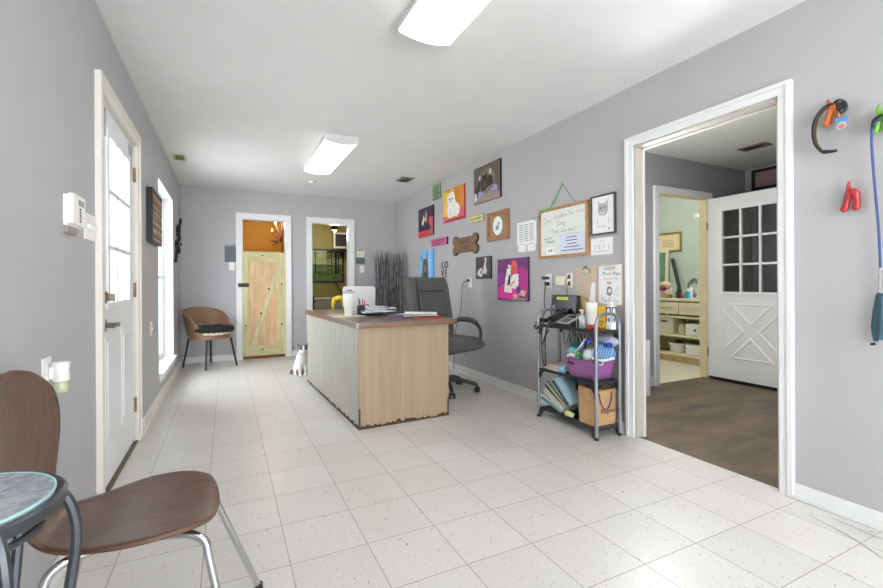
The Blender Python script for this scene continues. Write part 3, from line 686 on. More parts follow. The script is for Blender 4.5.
# slatted wall art
sa = thing('slat_wall_art', 'black box frame of thin wooden slats hanging beside the window', 'wall art', (XL, 4.4, 1.43))
b = MB(); ring(b, XL+.001, XL+.045, 4.11, 4.66, 1.43, 1.86, .02, BLACK); b.box(XL+.001, XL+.008, 4.13, 4.64, 1.45, 1.84, BLACK); b.build('frame', sa)
SLW = (wood('slat_tan', (168, 132, 104), (196, 160, 130), .6), wood('slat_brown', (120, 88, 66), (150, 112, 84), .6), wood('slat_grey', (130, 124, 116), (160, 150, 140), .6))
b = MB(); n = 17
for i in range(n):
    z = 1.455+(.385)*i/n; b.box(XL+.008, XL+.040+.006*(i % 2), 4.131, 4.639, z, z+.017, SLW[(i*7) % 3])
b.build('slat', sa)
# iron scroll
IRON = M('wrought_iron', (44, 42, 42), .5, .5)
b = MB(); FI = frame((XL+.012, 6.5, 1.65), (0, 1, 0), (0, 0, 1))
def arcpts(cx, cy, r, a0, a1, n=10, k=1): return [FI(cx+r*(1+(k-1)*i/n)*cos(a0+(a1-a0)*i/n), cy+r*(1+(k-1)*i/n)*sin(a0+(a1-a0)*i/n), 0) for i in range(n+1)]
b.tube([FI(-.3, -.28), FI(-.1, -.06), FI(.1, .06), FI(.34, .3)], .012, IRON, 6, smooth=5)
for (x, y, r, a) in ((-.2, -.08, .09, 0), (-.05, .1, .10, 1), (.08, -.09, .10, 2.6), (.2, .2, .09, 4), (.3, .08, .08, 1.5), (-.24, -.24, .06, 3), (.02, .0, .07, 5), (-.12, -.2, .06, .5), (.18, .05, .06, 2)):
    b.tube(arcpts(x, y, r, a, a+5, 14, .35), .010, IRON, 6)
for (x, y, a) in ((.34, .3, .8), (-.1, .14, 2), (.16, -.12, -1), (.24, .28, 1.6), (-.28, -.1, 3), (.3, -.02, 0)):
    b.ball(FI(x, y, .008), (.012, .05, .024), IRON, 8, 6, MX.Rotation(-a, 3, 'X'))
o = b.build('iron_scroll', loc=(XL, 6.5, 1.37)); tag(o, 'black wrought iron scroll ornament between the window and the corner', 'wall art')
FO2 = frame((XL, 4.29, .665), (0, 1, 0), (0, 0, 1))
plate('light_switch', 'small white switch plate low on the wall before the window', 'switch', FO2, .075, .115, extra=[(.032, .043, .045, .068, .01)])

# ------------------------------------------------------------------ far wall plates and clipboards
SLATE = M('slate_grey', (96, 104, 112), .6); CLIPM = M('clip_metal', (120, 116, 108), .3, .9)
FB = frame((-.02, YB, 1.41), (1, 0, 0), (0, 0, 1))
cb = thing('slate_clipboard', 'dark grey hanging clipboard beside the half gate', 'clipboard', tuple(FB(.08, 0, 0)))
MB().prism(rect(0, .15, 0, .235), FB, .001, .006, SLATE).build('board', cb, bevel=.001)
b = MB(); b.prism(rect(.02, .13, .225, .24), FB, .006, .014, CLIPM); b.prism(rect(.11, .13, .24, .255), FB, .003, .010, BLACK); b.build('clip', cb)
plate('light_switch', 'white switch plate under the grey clipboard by the half gate', 'switch', frame((.035, YB, 1.293), (1, 0, 0), (0, 0, 1)), .072, .115, extra=[(.03, .042, .045, .07, .01)])
FB2 = frame((1.885, YB, 1.412), (1, 0, 0), (0, 0, 1))
cb = thing('clipboard', 'grey clipboard with a cream note beside the far doorway', 'clipboard', tuple(FB2(.07, 0, 0)))
MB().prism(rect(0, .145, 0, .23), FB2, .001, .006, SLATE).build('board', cb, bevel=.001)
MB().prism(rect(.005, .14, .105, .225), FB2, .006, .0075, M('cream_note', (222, 214, 184), .7)).build('note', cb)
b = MB(); b.prism(rect(.03, .115, .215, .232), FB2, .0075, .014, CLIPM); b.build('clip', cb)
plate('light_switch', 'white switch plate under the clipboard with the cream note', 'switch', frame((1.945, YB, 1.27), (1, 0, 0), (0, 0, 1)), .072, .115, extra=[(.03, .042, .045, .07, .01)])

# ------------------------------------------------------------------ reception desk
DK_A = R(2); D0 = V((.877, 3.178, 0))
desk = thing('reception_desk', 'cream panelled reception desk with brown laminate top and chipped bottom edge', 'desk', tuple(D0), DK_A)
PAN = wood('whitewashed_panel', (164, 159, 148), (188, 184, 174), .5, (30, 30, .8), 2)
PANF = wood('tan_panel', (156, 134, 107), (170, 147, 118), .5, (12, 12, .6), 2)
LAM = wood('brown_laminate', (92, 72, 62), (126, 102, 90), .28, (.8, 9, 5), 4)
LAME = wood('brown_laminate_edge', (98, 70, 54), (140, 106, 84), .35, (1, 9, 9), 5)
RAW = M('exposed_board', (74, 54, 36), .8, var=.35, scale=40)
L_, W_, HT = 1.86, .762, .752
b = MB(); b.box(0, .018, .002, L_, .004, HT, PAN)
for k in range(1, 20):
    y = L_*k/20; b.box(-.0012, 0, y-.002, y+.002, .03, HT-.01, M('panel_groove', (158, 152, 138), .6))
rr = random.Random(5); pts = [(0.0, .0)]
y = 0
while y < L_:
    pts.append((y, .012+.022*rr.random()*(1 if y < 1.2 else .5))); y += .01+.03*rr.random()
pts += [(L_, .004), (L_, 0)]
b.prism(pts, lambda a, c, w: V((-.0005-w, a, c)), 0, .0025, RAW)
b.build('side_panel', desk, local=True)
b = MB(); b.box(0, W_, 0, .018, .004, HT, PANF)
for k in range(1, 5):
    x = W_*k/5+.03; b.box(x-.0015, x+.0015, -.0008, 0, .03, HT-.01, M('tan_groove', (150, 132, 106), .6))
pts = [(0, 0), (0, .155), (.012, .15), (.012, .04)]; x = .012
while x < W_-.02:
    pts.append((x, .008+.034*rr.random()**1.5)); x += .006+.016*rr.random()
pts += [(W_-.012, .04), (W_-.012, .14), (W_, .16), (W_, 0)]
b.prism(pts, lambda a, c, w: V((a, -.0005-w, c)), 0, .0025, RAW)
b.build('front_panel', desk, local=True)
b = MB(); b.box(W_-.018, W_, .02, .56, .16, HT, PANF); b.box(W_-.024, W_-.006, .02, .56, .004, .16, RAW); b.build('end_panel', desk, local=True)
b = MB(); b.box(.018, .53, L_-.018, L_, .004, HT, PAN); b.build('rear_panel', desk, local=True)
def tops(o_): return [(-.02-o_, -.035-o_), (W_+.065+o_, -.035-o_), (W_+.065+o_, .58), (.56, .58), (.56, L_+.03), (-.02-o_, L_+.03)]
b = MB(); b.prism(tops(0), lambda a, c, w: V((a, c, w)), HT, HT+.044, LAM, LAME); b.build('desk_top', desk, local=True, bevel=.003)
MB().box(-.026, -.012, -.041, -.027, HT, HT+.043, M('worn_corner', (176, 170, 160), .4)).build('corner_strip', desk, local=True, bevel=.002)
ZT = HT+.0445
# tumbler
t = thing('travel_tumbler', 'white insulated tumbler with a clear lid standing on a paper on the desk', 'tumbler', (.975, 3.87, ZT))
b = MB(); c = (.972, 3.85, ZT+.002)
b.lathe(c, [(.031, 0), (.034, .004), (.036, .075), (.044, .09), (.048, .2), (.046, .2)], WPLAST, 24); b.build('cup', t)
MB().lathe(c, [(.0365, .075), (.0375, .078), (.0375, .082), (.0365, .085)], M('grey_band', (190, 190, 188), .4), 24).build('band', t)
b = MB(); b.lathe(c, [(.047, .2), (.05, .204), (.05, .22), (.044, .226)], M('clear_lid', (180, 184, 184), .15), 24); b.box(c[0]-.01, c[0]+.03, c[1]-.012, c[1]+.012, ZT+.227, ZT+.236, M('dark_slider', (70, 70, 72), .4)); b.build('lid', t)
o = MB().box(-.14, .12, -.10, .09, 0, .002, M('cream_note', (222, 214, 184), .7), MX.Translation((.98, 3.87, ZT)) @ MX.Rotation(R(8), 4, 'Z')).build('paper_sheet', loc=(.98, 3.87, ZT)); tag(o, 'cream paper sheet lying under the white tumbler', 'paper')
# pen cup with pens
pc = thing('pen_cup', 'black mesh pen cup behind the tumbler on the desk', 'pen cup', (1.13, 4.0, ZT))
MB().lathe((1.13, 4.0, ZT), [(.034, 0), (.036, .004), (.037, .085), (.034, .085), (.033, .01)], M('wire_mesh_black', (58, 56, 60), .5, .5), 20).build('cup', pc)
for i, (dx, dy, m, lab) in enumerate(((-.018, -.008, M('blue_pen', (40, 110, 190), .4), 'blue pen standing in the pen cup'), (.012, .005, M('orange_pen', (200, 100, 56), .4), 'orange pen standing in the pen cup'),
                              (-.005, .016, M('black_pen', (40, 40, 48), .4), 'black pen standing in the pen cup'), (.02, -.014, M('red_pen', (170, 60, 50), .4), 'dark red pen standing in the pen cup'))):
    p0 = V((1.13+dx*.6, 4.0+dy*.6, ZT+.012)); p1 = V((1.13+dx*1.4, 4.0+dy*1.4, ZT+.15-.008*i))
    b = MB(); b.cyl(p0, p1, .006, m, n=8); b.cyl(p1, p1+(p1-p0)*.05, .006, m, .002, n=8); o = b.build('pen', loc=tuple(p0)); tag(o, lab, 'pen', 'pens in the cup')
# upright white screen
XS = MX.Translation((1.37, 4.92, ZT)) @ MX.Rotation(R(-4), 4, 'Z') @ MX.Rotation(R(6), 4, 'X')
sc_ = thing('desk_screen', 'white rounded screen back standing at the far end of the desk', 'screen', (1.37, 4.92, ZT))
Fs = lambda a, c, w: XS @ V((a, -w, c))
def rrect(x0, x1, y0, y1, r, n=5):
    p = []
    for cx, cy, a in ((x1-r, y0+r, -90), (x1-r, y1-r, 0), (x0+r, y1-r, 90), (x0+r, y0+r, 180)):
        for k in range(n+1): q = R(a+90*k/n); p.append((cx+r*cos(q), cy+r*sin(q)))
    return p
MB().prism(rrect(-.19, .18, .008, .262, .03), Fs, -.012, .012, WPLAST).build('casing', sc_, bevel=.005)
MB().prism(rrect(-.12, .12, .002, .03, .01), Fs, -.06, .03, WPLAST).build('foot', sc_, bevel=.004)
o = MB().box(-.04, .04, -.006, .006, 0, .155, M('cream_folder', (214, 206, 190), .6), MX.Translation((1.24, 4.86, ZT)) @ MX.Rotation(R(-8), 4, 'X')).build('index_card', loc=(1.24, 4.86, ZT)); tag(o, 'small pale card standing before the white screen', 'card')
# yellow ornament
YEL = M('glossy_yellow', (226, 190, 56), .2, coat=.5)
o = MB().tube([(1.06, 4.84, ZT+.005), (1.055, 4.84, ZT+.07), (1.075, 4.84, ZT+.115), (1.12, 4.84, ZT+.13), (1.16, 4.84, ZT+.12), (1.18, 4.84, ZT+.02)], [.016, .02, .03, .034, .03, .02], YEL, 12, smooth=5).build('yellow_ornament', loc=(1.12, 4.84, ZT)); tag(o, 'glossy yellow arched ornament at the far edge of the desk', 'ornament')
# dark organiser with red clip
t = thing('desk_organizer', 'low black desk tray with a red knob beside the white screen', 'tray', (1.33, 4.6, ZT))
b = MB(); b.box(1.30, 1.42, 4.6, 4.72, ZT, ZT+.03, BLACK); b.box(1.30, 1.42, 4.7, 4.72, ZT, ZT+.06, BLACK); b.build('tray', t, bevel=.004)
MB().ball((1.31, 4.62, ZT+.045), .018, M('red_plastic', (190, 44, 48), .4)).build('knob', t)
# papers
PC = [PAPER, M('off_white_paper', (226, 222, 212), .7, var=.02), M('blue_white_paper', (216, 222, 236), .7, var=.02), M('grey_print', (196, 196, 194), .7, var=.08, scale=60)]
def paper(x, y, z, w, h, rot, m, label, th=.0018, lines=0):
    X = MX.Translation((x, y, z)) @ MX.Rotation(R(rot), 4, 'Z'); b = MB()
    n = 7
    g = lambda u, v: X @ V(((u-.5)*w, (v-.5)*h, .004*sin(u*5+rot)*(u*2-1)**2*v+th*.5+.002))
    b.grid(g, n, n, m)
    o = b.build('paper_sheet', loc=(x, y, z), solid=th); tag(o, label, 'paper', 'loose papers on the desk'); return o
zz = ZT
for (x, y, w, h, r_, m, lab) in (
    (1.20, 4.30, .22, .28, 20, 2, 'bluish white sheet lying behind the pen cup on the desk'),
    (1.28, 4.10, .22, .28, -35, 0, 'white sheet lying across the middle of the desk'),
    (1.28, 4.42, .24, .30, 60, 1, 'off-white sheet lying near the black tray on the desk'),
    (1.22, 3.92, .21, .28, -12, 0, 'white folded form with its corner toward the desk front'),
    (1.30, 4.25, .22, .28, 75, 3, 'grey printed sheet lying on top of the desk papers'),
    (1.24, 3.80, .20, .26, 28, 2, 'bluish form lying nearest the tumbler among the desk papers'),
    (1.36, 4.45, .24, .30, 40, 1, 'off-white sheet topmost toward the office chair'),
    (1.33, 4.02, .21, .27, 80, 0, 'white sheet topmost beside the long black pen'),
    ):
    paper(x, y, zz, w, h, r_, PC[m], lab, .003); zz += .0075
o = MB().box(-.14, .14, -.004, .004, 0, .006, BLACK, MX.Translation((1.30, 3.98, zz+.003)) @ MX.Rotation(R(-62), 4, 'Z')).build('pen', loc=(1.24, 4.02, zz)); tag(o, 'long black pen lying across the white desk papers', 'pen')
zz = ZT
for (x, y, w, h, r_, m, lab) in (
    (1.53, 3.44, .22, .30, 80, M('red_folder', (190, 52, 56), .5), 'red folder under the papers at the near corner of the desk'),
    (1.42, 3.54, .22, .28, 35, M('violet_paper', (150, 150, 206), .6), 'lilac sheet sticking out beside the red folder'),
    (1.50, 3.47, .22, .29, 74, PC[1], 'off-white form lying on the red folder'),
    (1.48, 3.52, .22, .29, 95, PC[3], 'grey printed form lying on the off-white form'),
    (1.52, 3.50, .21, .28, 66, PC[0], 'white sheet topmost on the red folder'),
    ):
    paper(x, y, zz, w, h, r_, m, lab, .003); zz += .007

# ------------------------------------------------------------------ cat
WF = M('white_fur', (232, 228, 224), .9, var=.04, scale=40, bump=.3, bscale=150)
GF = M('grey_tabby_fur', (112, 106, 104), .9, var=.25, scale=60, bump=.3, bscale=150)
def evalmesh(o):
    dg = bpy.context.evaluated_depsgraph_get(); me = bpy.data.meshes.new_from_object(o.evaluated_get(dg)); return me
def cat():
    C = V((.815, 5.45, 0)); X = MX.Translation(C) @ MX.Rotation(R(-93), 4, 'Z') @ MX.Scale(1.1, 4)   # local +x is where it faces
    b = MB(); m = WF
    P = lambda x, y, z: X @ V((x, y, z))
    Rm = X.to_3x3()
    def caps(a, c, r0, r1):
        b.cyl(P(*a), P(*c), r0, m, r1, n=12); b.ball(P(*a), r0, m, 12, 8); b.ball(P(*c), r1, m, 12, 8)
    b.ball(P(-.08, 0, .085), (.085, .075, .085), m, 16, 10, Rm)
    b.ball(P(-.03, 0, .13), (.08, .078, .105), m, 16, 10, Rm)
    b.ball(P(.02, 0, .175), (.062, .07, .09), m, 16, 10, Rm)
    caps((.025, 0, .2), (.04, 0, .255), .048, .04)
    b.ball(P(.062, 0, .283), (.06, .064, .054), m, 16, 10, Rm)
    b.ball(P(.108, 0, .268), (.024, .03, .022), m, 12, 8, Rm)
    for s in (-1, 1):
        caps((.035, .032*s, .16), (.065, .03*s, .02), .028, .017)
        b.ball(P(.082, .03*s, .014), (.03, .019, .014), m, 12, 8, Rm)
        b.ball(P(-.06, .065*s, .065), (.07, .03, .062), m, 14, 8, Rm)
        b.ball(P(.0, .072*s, .014), (.045, .02, .015), m, 12, 8, Rm)
        b.cyl(P(.055, .036*s, .312), P(.052, .05*s, .352), .024, m, .004, n=8)
    pts = [P(-.15, 0, .03), P(-.19, -.03, .02), P(-.16, -.09, .018), P(-.08, -.115, .018), P(-.02, -.11, .018)]
    b.tube(pts, [.02, .02, .019, .017, .012], m, 10, smooth=4)
    tmp = b.build('tmp', remesh=.006, smooth_it=4); me = evalmesh(tmp); bpy.data.objects.remove(tmp)
    me.materials.clear(); me.materials.append(WF); me.materials.append(GF)
    Xi = X.inverted()
    for p in me.polygons:
        q = Xi @ p.center
        g = (q.z > .262 and not (q.x > .10 and q.z < .284) and not (q.x > .09 and abs(q.y) < .009))  or (q.x < -.05 and q.z > .07) or (q.x < -.02 and q.z > .15) or (q.x < -.12) or (abs(q.y) > .1)
        p.material_index = 1 if g else 0; p.use_smooth = True
    me.transform(MX.Translation(-C)); me.name = 'cat'
    o = bpy.data.objects.new('cat', me); COL.objects.link(o); o.location = C; ROOT[o.name] = tuple(C)
    tag(o, 'white cat with grey head and back sitting beside the reception desk', 'cat')
    for s in (-1, 1):
        e = MB().ball(P(.114, .026*s, .296), .009, M('cat_eye', (60, 66, 40), .1), 8, 6).build('eye', o)
    MB().ball(P(.132, 0, .273), (.006, .006, .005), M('cat_nose', (196, 140, 136), .5), 8, 6).build('nose', o)
cat()

# ------------------------------------------------------------------ rattan barrel chair in the corner
RAT = wood('rattan_weave', (112, 82, 62), (160, 124, 98), .6, (60, 60, 90), 3)
def rattan():
    a = math.atan2(-.84, .54); c = V((-.205, 6.565, 0))
    t = thing('rattan_chair', 'brown woven barrel chair with black legs in the far corner', 'chair', tuple(c), a)
    # local +x front
    def plan(ph, r):
        cx_, sy_ = cos(ph), sin(ph); e = (abs(cx_)**3.2+abs(sy_)**3.2)**(1/3.2)
        return r*cx_/e, r*sy_/e
    def shell(u, v):
        th = -2.4+4.8*u; ph = pi+th                      # round the back, open at the front
        k = abs(th)/2.4
        top = .772-.325*k**2.2; low = .432+.15*max(0, 1-((th+.1)/.7)**2)**.6
        low = min(low, top-.02)
        z = low+(top-low)*v
        x, y = plan(ph, .218+.052*((z-.43)/.34)*(1-.3*k)); return V((x-.03*(z-.43)/.34*(1-k), y*1.02, z))
    b = MB(); b.grid(shell, 57, 9, RAT); b.build('backrest', t, local=True, solid=.016)
    b = MB(); b.tube([shell(i/40, 0)+V((0, 0, -.002)) for i in range(41)], .009, RAT, 8); b.build('lower_rim', t, local=True)
    rim = [shell(i/40, 1) for i in range(41)]
    b = MB(); b.tube(rim, .012, RAT, 8); b.build('rim', t, local=True)
    b = MB(); n_ = 40; vs = []
    for r, z in ((.20, .372), (.214, .378), (.218, .40), (.216, .43), (.19, .436)): vs += [V((*plan(2*pi*i/n_, r), z)) for i in range(n_)]
    b.add(vs, [(q*n_+i, q*n_+(i+1) % n_, (q+1)*n_+(i+1) % n_, (q+1)*n_+i) for q in range(4) for i in range(n_)]+[tuple(range(n_))[::-1], tuple(range(4*n_, 5*n_))], RAT); b.build('seat', t, local=True)
    ci, si = cos(-a), sin(-a)
    for fx, fy in ((-.516, 6.651), (-.235, 6.243), (-.198, 6.90), (.123, 6.474)):
        d = V((fx, fy, 0))-c; l = V((d.x*ci-d.y*si, d.x*si+d.y*ci, 0))
        b = MB(); b.cyl((l.x, l.y, 0), (l.x*.78, l.y*.78, .378), .011, BLACKM, .013, n=10); b.build('leg', t, local=True)
rattan()
FUR = M('black_fleece', (26, 26, 28), .95, var=.4, scale=60, bump=.8, bscale=90)
rr = random.Random(11)
def cushion():
    c = V((-.155, 6.485, .437)); t = thing('pet_cushion', 'black fleecy pet cushion with speckled white underside on the woven chair', 'cushion', tuple(c))
    X = MX.Translation(c) @ MX.Rotation(math.atan2(-.84, .54), 4, 'Z')
    b = MB()
    b.ball(X @ V((.02, 0, .06)), (.21, .21, .038), FUR, 20, 10, X.to_3x3())
    for i in range(22):
        q = 2*pi*i/22; b.ball(X @ V((.02+.18*cos(q), .19*sin(q), .062+.01*rr.random())), (.055, .055, .038+.01*rr.random()), FUR, 8, 6)
    b.ball(X @ V((-.08, -.06, .085)), (.09, .09, .035), FUR, 10, 7)
    b.build('cover', t)
    b = MB(); SPK = M('speckled_fleece', (200, 188, 172), .95, var=.6, scale=55)
    b.lathe(X @ V((.02, 0, 0)), [(.19, .0), (.205, .015), (.2, .04)], SPK, 28); b.build('underside', t)
    t2 = MB()
    for i in range(14): t2.ball((-.43+.05*rr.random(), 6.52+.05*rr.random(), .48+.07*rr.random()), .035, FUR, 8, 6)
    o = t2.build('fleece_bundle', loc=(-.42, 6.52, .44)); tag(o, 'small black fleece bundle bulging out behind the woven chair', 'blanket')
cushion()

# ------------------------------------------------------------------ twig bundle in the corner
tw_ = thing('twig_bundle', 'tall bundle of dark decorative twigs standing in the corner behind the desk', 'twigs', (2.27, 6.42, 0))
TW = (M('twig_dark', (80, 78, 82), .8, var=.3), M('twig_grey', (142, 142, 150), .8, var=.3), M('twig_brown', (104, 96, 92), .8, var=.3))
b = MB(); rr = random.Random(2)
for i in range(150):
    x = 2.05+.44*rr.random(); y = 6.33+.2*rr.random(); h = 1.46+.14*rr.random()
    p = [(2.27+(x-2.27)*.8, 6.42+(y-6.42)*.8, .02)]
    for k in range(1, 6): p.append((x+(.03+.05*(k == 5))*(rr.random()-.5)*1.2, y+.03*rr.random()-.015, h*k/5))
    b.tube(p, [.008, .007, .0045, .002], TW[i % 3], 5)
    for k in range(2):
        z = .5+.9*rr.random(); q = lerp([V(a) for a in p], z/h)
        b.tube([q, q+V((.05*rr.random()-.025, .03*rr.random()-.02, .12))], [.004, .0015], TW[(i+1) % 3], 4)
o = b.build('twigs', tw_); o['kind'] = 'stuff'

# ------------------------------------------------------------------ office chair
OC = M('charcoal_leather', (84, 83, 80), .5, var=.08, bump=.15, bscale=120)
def office():
    ang = math.atan2(-.95, .3); c = V((1.985, 3.93, 0))
    t = thing('office_chair', 'charcoal leather office chair with looped arms tucked behind the desk', 'chair', tuple(c), ang)
    # local: +x forward, +y is its own left-hand side when seen from above
    def pad(cx, cz, w, h, th, tilt, rows, name, m):
        b = MB()
        X = MX.Translation((cx, 0, cz)) @ MX.Rotation(tilt, 4, 'Y')
        n, k = 61, 61
        def surf(sign):
            def f(u, v):
                y = (u-.5)*w; z = (v-.5)*h
                e = (1-(2*abs(u-.5))**6)**.5*(1-(2*abs(v-.5))**6)**.5
                g = 0
                for r in rows: g += .028*math.exp(-((v-r)/.012)**2)*(1 if .2 < u < .8 else 0)
                for s in (.2, .8): g += .024*math.exp(-((u-s)/.012)**2)
                if .2 < u < .8: g -= .014
                rr_ = 1-.06*(2*abs(v-.5))**4
                return X @ V((sign*(th*e*.5+.002)-(g*e if sign > 0 else 0)+.018*(2*(u-.5))**2, y*rr_, z))
            return f
        b.grid(surf(1), n, k, m); b.grid(surf(-1), n, k, m)
        return b.build(name, t, local=True)
    pad(-.26, .835, .60, .64, .12, R(-11), (.34, .74), 'backrest', OC)
    # seat
    b = MB(); 
    def seat(sign):
        def f(u, v):
            x = -.24+.54*u; y = (v-.5)*.54
            e = max(0, (1-(2*abs(u-.5))**6))**.5*max(0, (1-(2*abs(v-.5))**6))**.5
            g = .022*math.exp(-((u-.45)/.016)**2)+.016*math.exp(-((abs(v-.5)-.3)/.012)**2)
            dip = -.03*(max(0, u-.75)/.25)**2
            return V((x, y, .485+sign*.065*e-(g*e if sign > 0 else 0)+dip+.012*(2*(v-.5))**2))
        return f
    b.grid(seat(1), 51, 51, OC); b.grid(seat(-1), 27, 27, OC); b.build('seat', t, local=True)
    PL = M('chair_plastic', (48, 47, 46), .4)
    for s in (-1, 1):
        y = .30*s
        b = MB(); b.tube([(-.22, y*.93, .64), (-.12, y, .69), (.06, y, .69), (.17, y, .645), (.2, y, .55), (.14, y*.95, .43), (.02, y*.7, .41)], [.016, .018, .018, .018, .016, .016, .014], PL, 10, smooth=6)
        ar = b.build('armrest', t, local=True)
        b = MB(); b.tube([(-.12, y, .707), (.04, y, .711), (.15, y, .68)], [.018, .024, .018], OC, 10, smooth=5); b.build('arm_pad', ar, local=True)
    b = MB(); b.cyl((0, 0, .10), (0, 0, .26), .028, PL); b.cyl((0, 0, .24), (0, 0, .42), .018, CHROME); b.box(-.12, .12, -.1, .1, .385, .415, PL)
    b.tube([(-.1, 0, .4), (-.24, 0, .40), (-.32, 0, .55)], .025, PL, 8, smooth=4); b.build('gas_lift', t, local=True)
    base0 = math.atan2(.10, .34)-ang
    for k in range(5):
        q = R(72)*k+R(18)-ang*0; q = R(72)*k-ang+R(-35)
        d = V((cos(q), sin(q), 0))
        b = MB(); b.tube([d*.03+V((0, 0, .12)), d*.15+V((0, 0, .115)), d*.31+V((0, 0, .075))], [.03, .024, .016], PL, 8, smooth=3)
        leg = b.build('base_arm', t, local=True)
        b = MB(); s = V((-d.y, d.x, 0)); e = d*.31
        for w in (-1, 1): b.cyl(e+s*.012*w+V((0, 0, .029)), e+s*.028*w+V((0, 0, .029)), .0285, BLACK, n=14)
        b.cyl(e+V((0, 0, .03)), e+V((0, 0, .08)), .008, BLACK, n=8); b.build('caster', leg, local=True)
office()

# ------------------------------------------------------------------ pictures on the long wall
def FW(yl, z, off=0): return frame((XR-off, yl, z), (0, -1, 0), (0, 0, 1))
def canvas(label, yl, yr, z0, z1, side, bg, art, d=.022, name='canvas', cat='picture', group=None):
    F = FW(yl, z0); w, h = yl-yr, z1-z0; b = MB()
    b.prism(rect(0, w, 0, h), F, .001, d, bg, side)
    k = [0]
    def P(pts, m):
        k[0] += 1; b.poly([(min(max(x, 0), 1)*w, min(max(y, 0), 1)*h) for x, y in pts], F, d+.00035*k[0], m)
    art(P); b._F = F
    o = b.build(name, loc=tuple(F(w/2, 0, 0))); tag(o, label, cat, group); return o
def C(n, rgb, **k): return M('art_'+n, rgb, .6, **({'var': .2, 'scale': 38} | k))
def art_red(P):
    P(rect(.0, .8, 0, .2), C('red', (214, 52, 70))); P(rect(.8, 1, 0, .62), C('mauve', (176, 92, 104)))
    P([(.0, .2), (.85, .2), (.8, .42), (.55, .36), (.3, .45), (.0, .36)], C('navy', (44, 52, 70)))
    P(ell(.82, .5, .09, .14), C('coral', (226, 74, 60)))
    P([(.28, .4), (.36, .4), (.42, .58), (.38, .78), (.33, .62), (.25, .5)], C('ivory', (226, 212, 196)))
    P([(.5, .5), (.58, .5), (.6, .84), (.54, .86), (.5, .66)], C('pinkish', (206, 170, 170)))
    P(ell(.42, .6, .05, .07), C('ivory', (226, 212, 196)))
canvas('small dark canvas with two pale dogs over a red band, nearest the corner', 5.905, 5.40, 1.757, 2.165, BLACK, C('plum', (62, 50, 66)), art_red)
GSN = C('sage', (134, 160, 112)); GSD = C('sage_dark', (78, 100, 66))
def art_green(P):
    for i, (a, c) in enumerate(((.2, .8), (.1, .86), (.16, .8), (.12, .9), (.3, .7))): P(rect(a, c, .78-.16*i, .86-.16*i), GSD)
    P(rect(.05, .95, .03, .06), GSD)
canvas('small sage green sign with dark lettering just under the ceiling', 5.435, 5.19, 2.225, 2.425, GSD, GSN, art_green, .014, 'wall_sign', 'sign')
def art_dog(P):
    P(rect(0, .3, .12, .95), C('yellow', (232, 186, 80))); P(rect(.55, .8, .35, 1), C('amber', (206, 132, 34)))
    P([(.35, .98), (.55, .98), (.5, .8), (.36, .85)], C('yellow', (232, 186, 80)))
    P(rect(0, 1, 0, .07), C('crimson', (176, 30, 60))); P([(0, 0), (.3, .07), (.1, .22), (0, .16)], C('rose', (214, 96, 110))); P([(.75, .1), (1, .05), (1, .34), (.9, .36)], C('rose', (214, 96, 110)))
    wf = C('white_dog', (232, 228, 224))
    P([(.24, .2), (.28, .12), (.42, .1), (.5, .14), (.66, .1), (.78, .18), (.82, .34), (.74, .48), (.62, .55), (.58, .7), (.56, .84), (.46, .9), (.32, .87), (.22, .78), (.2, .62), (.24, .5), (.22, .36)], wf)
    P([(.34, .14), (.38, .12), (.4, .34), (.36, .4)], C('dog_shade', (206, 202, 204))); P([(.52, .16), (.56, .14), (.54, .4)], C('dog_shade', (206, 202, 204)))
    for x in (.33, .45): P(ell(x, .69, .03, .035), C('black', (30, 30, 40)))
    P(ell(.39, .61, .032, .026), C('black', (30, 30, 40)))
canvas('square orange canvas with red edges showing a white seated dog', 5.08, 4.53, 1.868, 2.275, C('red_edge', (196, 40, 60)), C('orange', (216, 140, 50)), art_dog)
def art_trio(P):
    P([(0, 0), (1, 0), (1, .16), (.5, .26), (0, .1)], C('carpet', (150, 132, 128), var=.3, scale=90))
    P([(.15, .12), (.42, .22), (.36, .34), (.2, .3)], C('lavender', (150, 150, 190))); P([(.52, .26), (.92, .2), (.9, .34), (.74, .42), (.56, .36)], C('lavender', (150, 150, 190)))
    P(ell(.5, .55, .33, .34), C('glow', (124, 112, 100)))
    dk = C('dark_coat', (48, 44, 44))
    P([(.05, .2), (.16, .28), (.26, .34), (.3, .6), (.22, .66), (.16, .5), (.06, .4)], dk); P([(.3, .3), (.5, .3), (.56, .6), (.5, .8), (.4, .84), (.34, .74), (.3, .5)], dk)
    P([(.52, .36), (.78, .42), (.72, .62), (.66, .72), (.58, .66)], dk)
    lt = C('candle', (214, 200, 176))
    P(ell(.245, .68, .03, .07), lt); P(ell(.66, .76, .04, .09), lt); P(ell(.42, .77, .05, .05), C('tan_face', (150, 124, 108)))
    P([(.42, .4), (.46, .4), (.44, .62)], C('mid_grey', (130, 126, 124))); P([(.04, .06), (.14, .12), (.1, .3), (.05, .28)], C('white_dog', (232, 228, 224)))
canvas('brown portrait canvas of three dark dogs, highest on the long wall', 4.30, 3.77, 1.978, 2.378, BLACK, C('taupe', (98, 86, 80)), art_trio)
def art_pink(P):
    for i in range(3): P(rect(.12, .88-.1*i, .68-.24*i, .78-.24*i), C('dark_pink', (140, 54, 96)))
canvas('narrow dark-pink sign with lettering above the doberman canvas', 5.465, 4.985, 1.592, 1.69, BLACK, C('pink_sign', (190, 92, 136)), art_pink, .022, 'wall_sign', 'sign')
def art_lime(P):
    for i in range(8): P(rect(.1+.1*i, .16+.1*i, .36, .62), C('lime_ink', (120, 112, 60)))
    for a, c in ((.02, .05), (.95, .98)): P(rect(.02, .98, a, c), C('lime_ink', (120, 112, 60)))
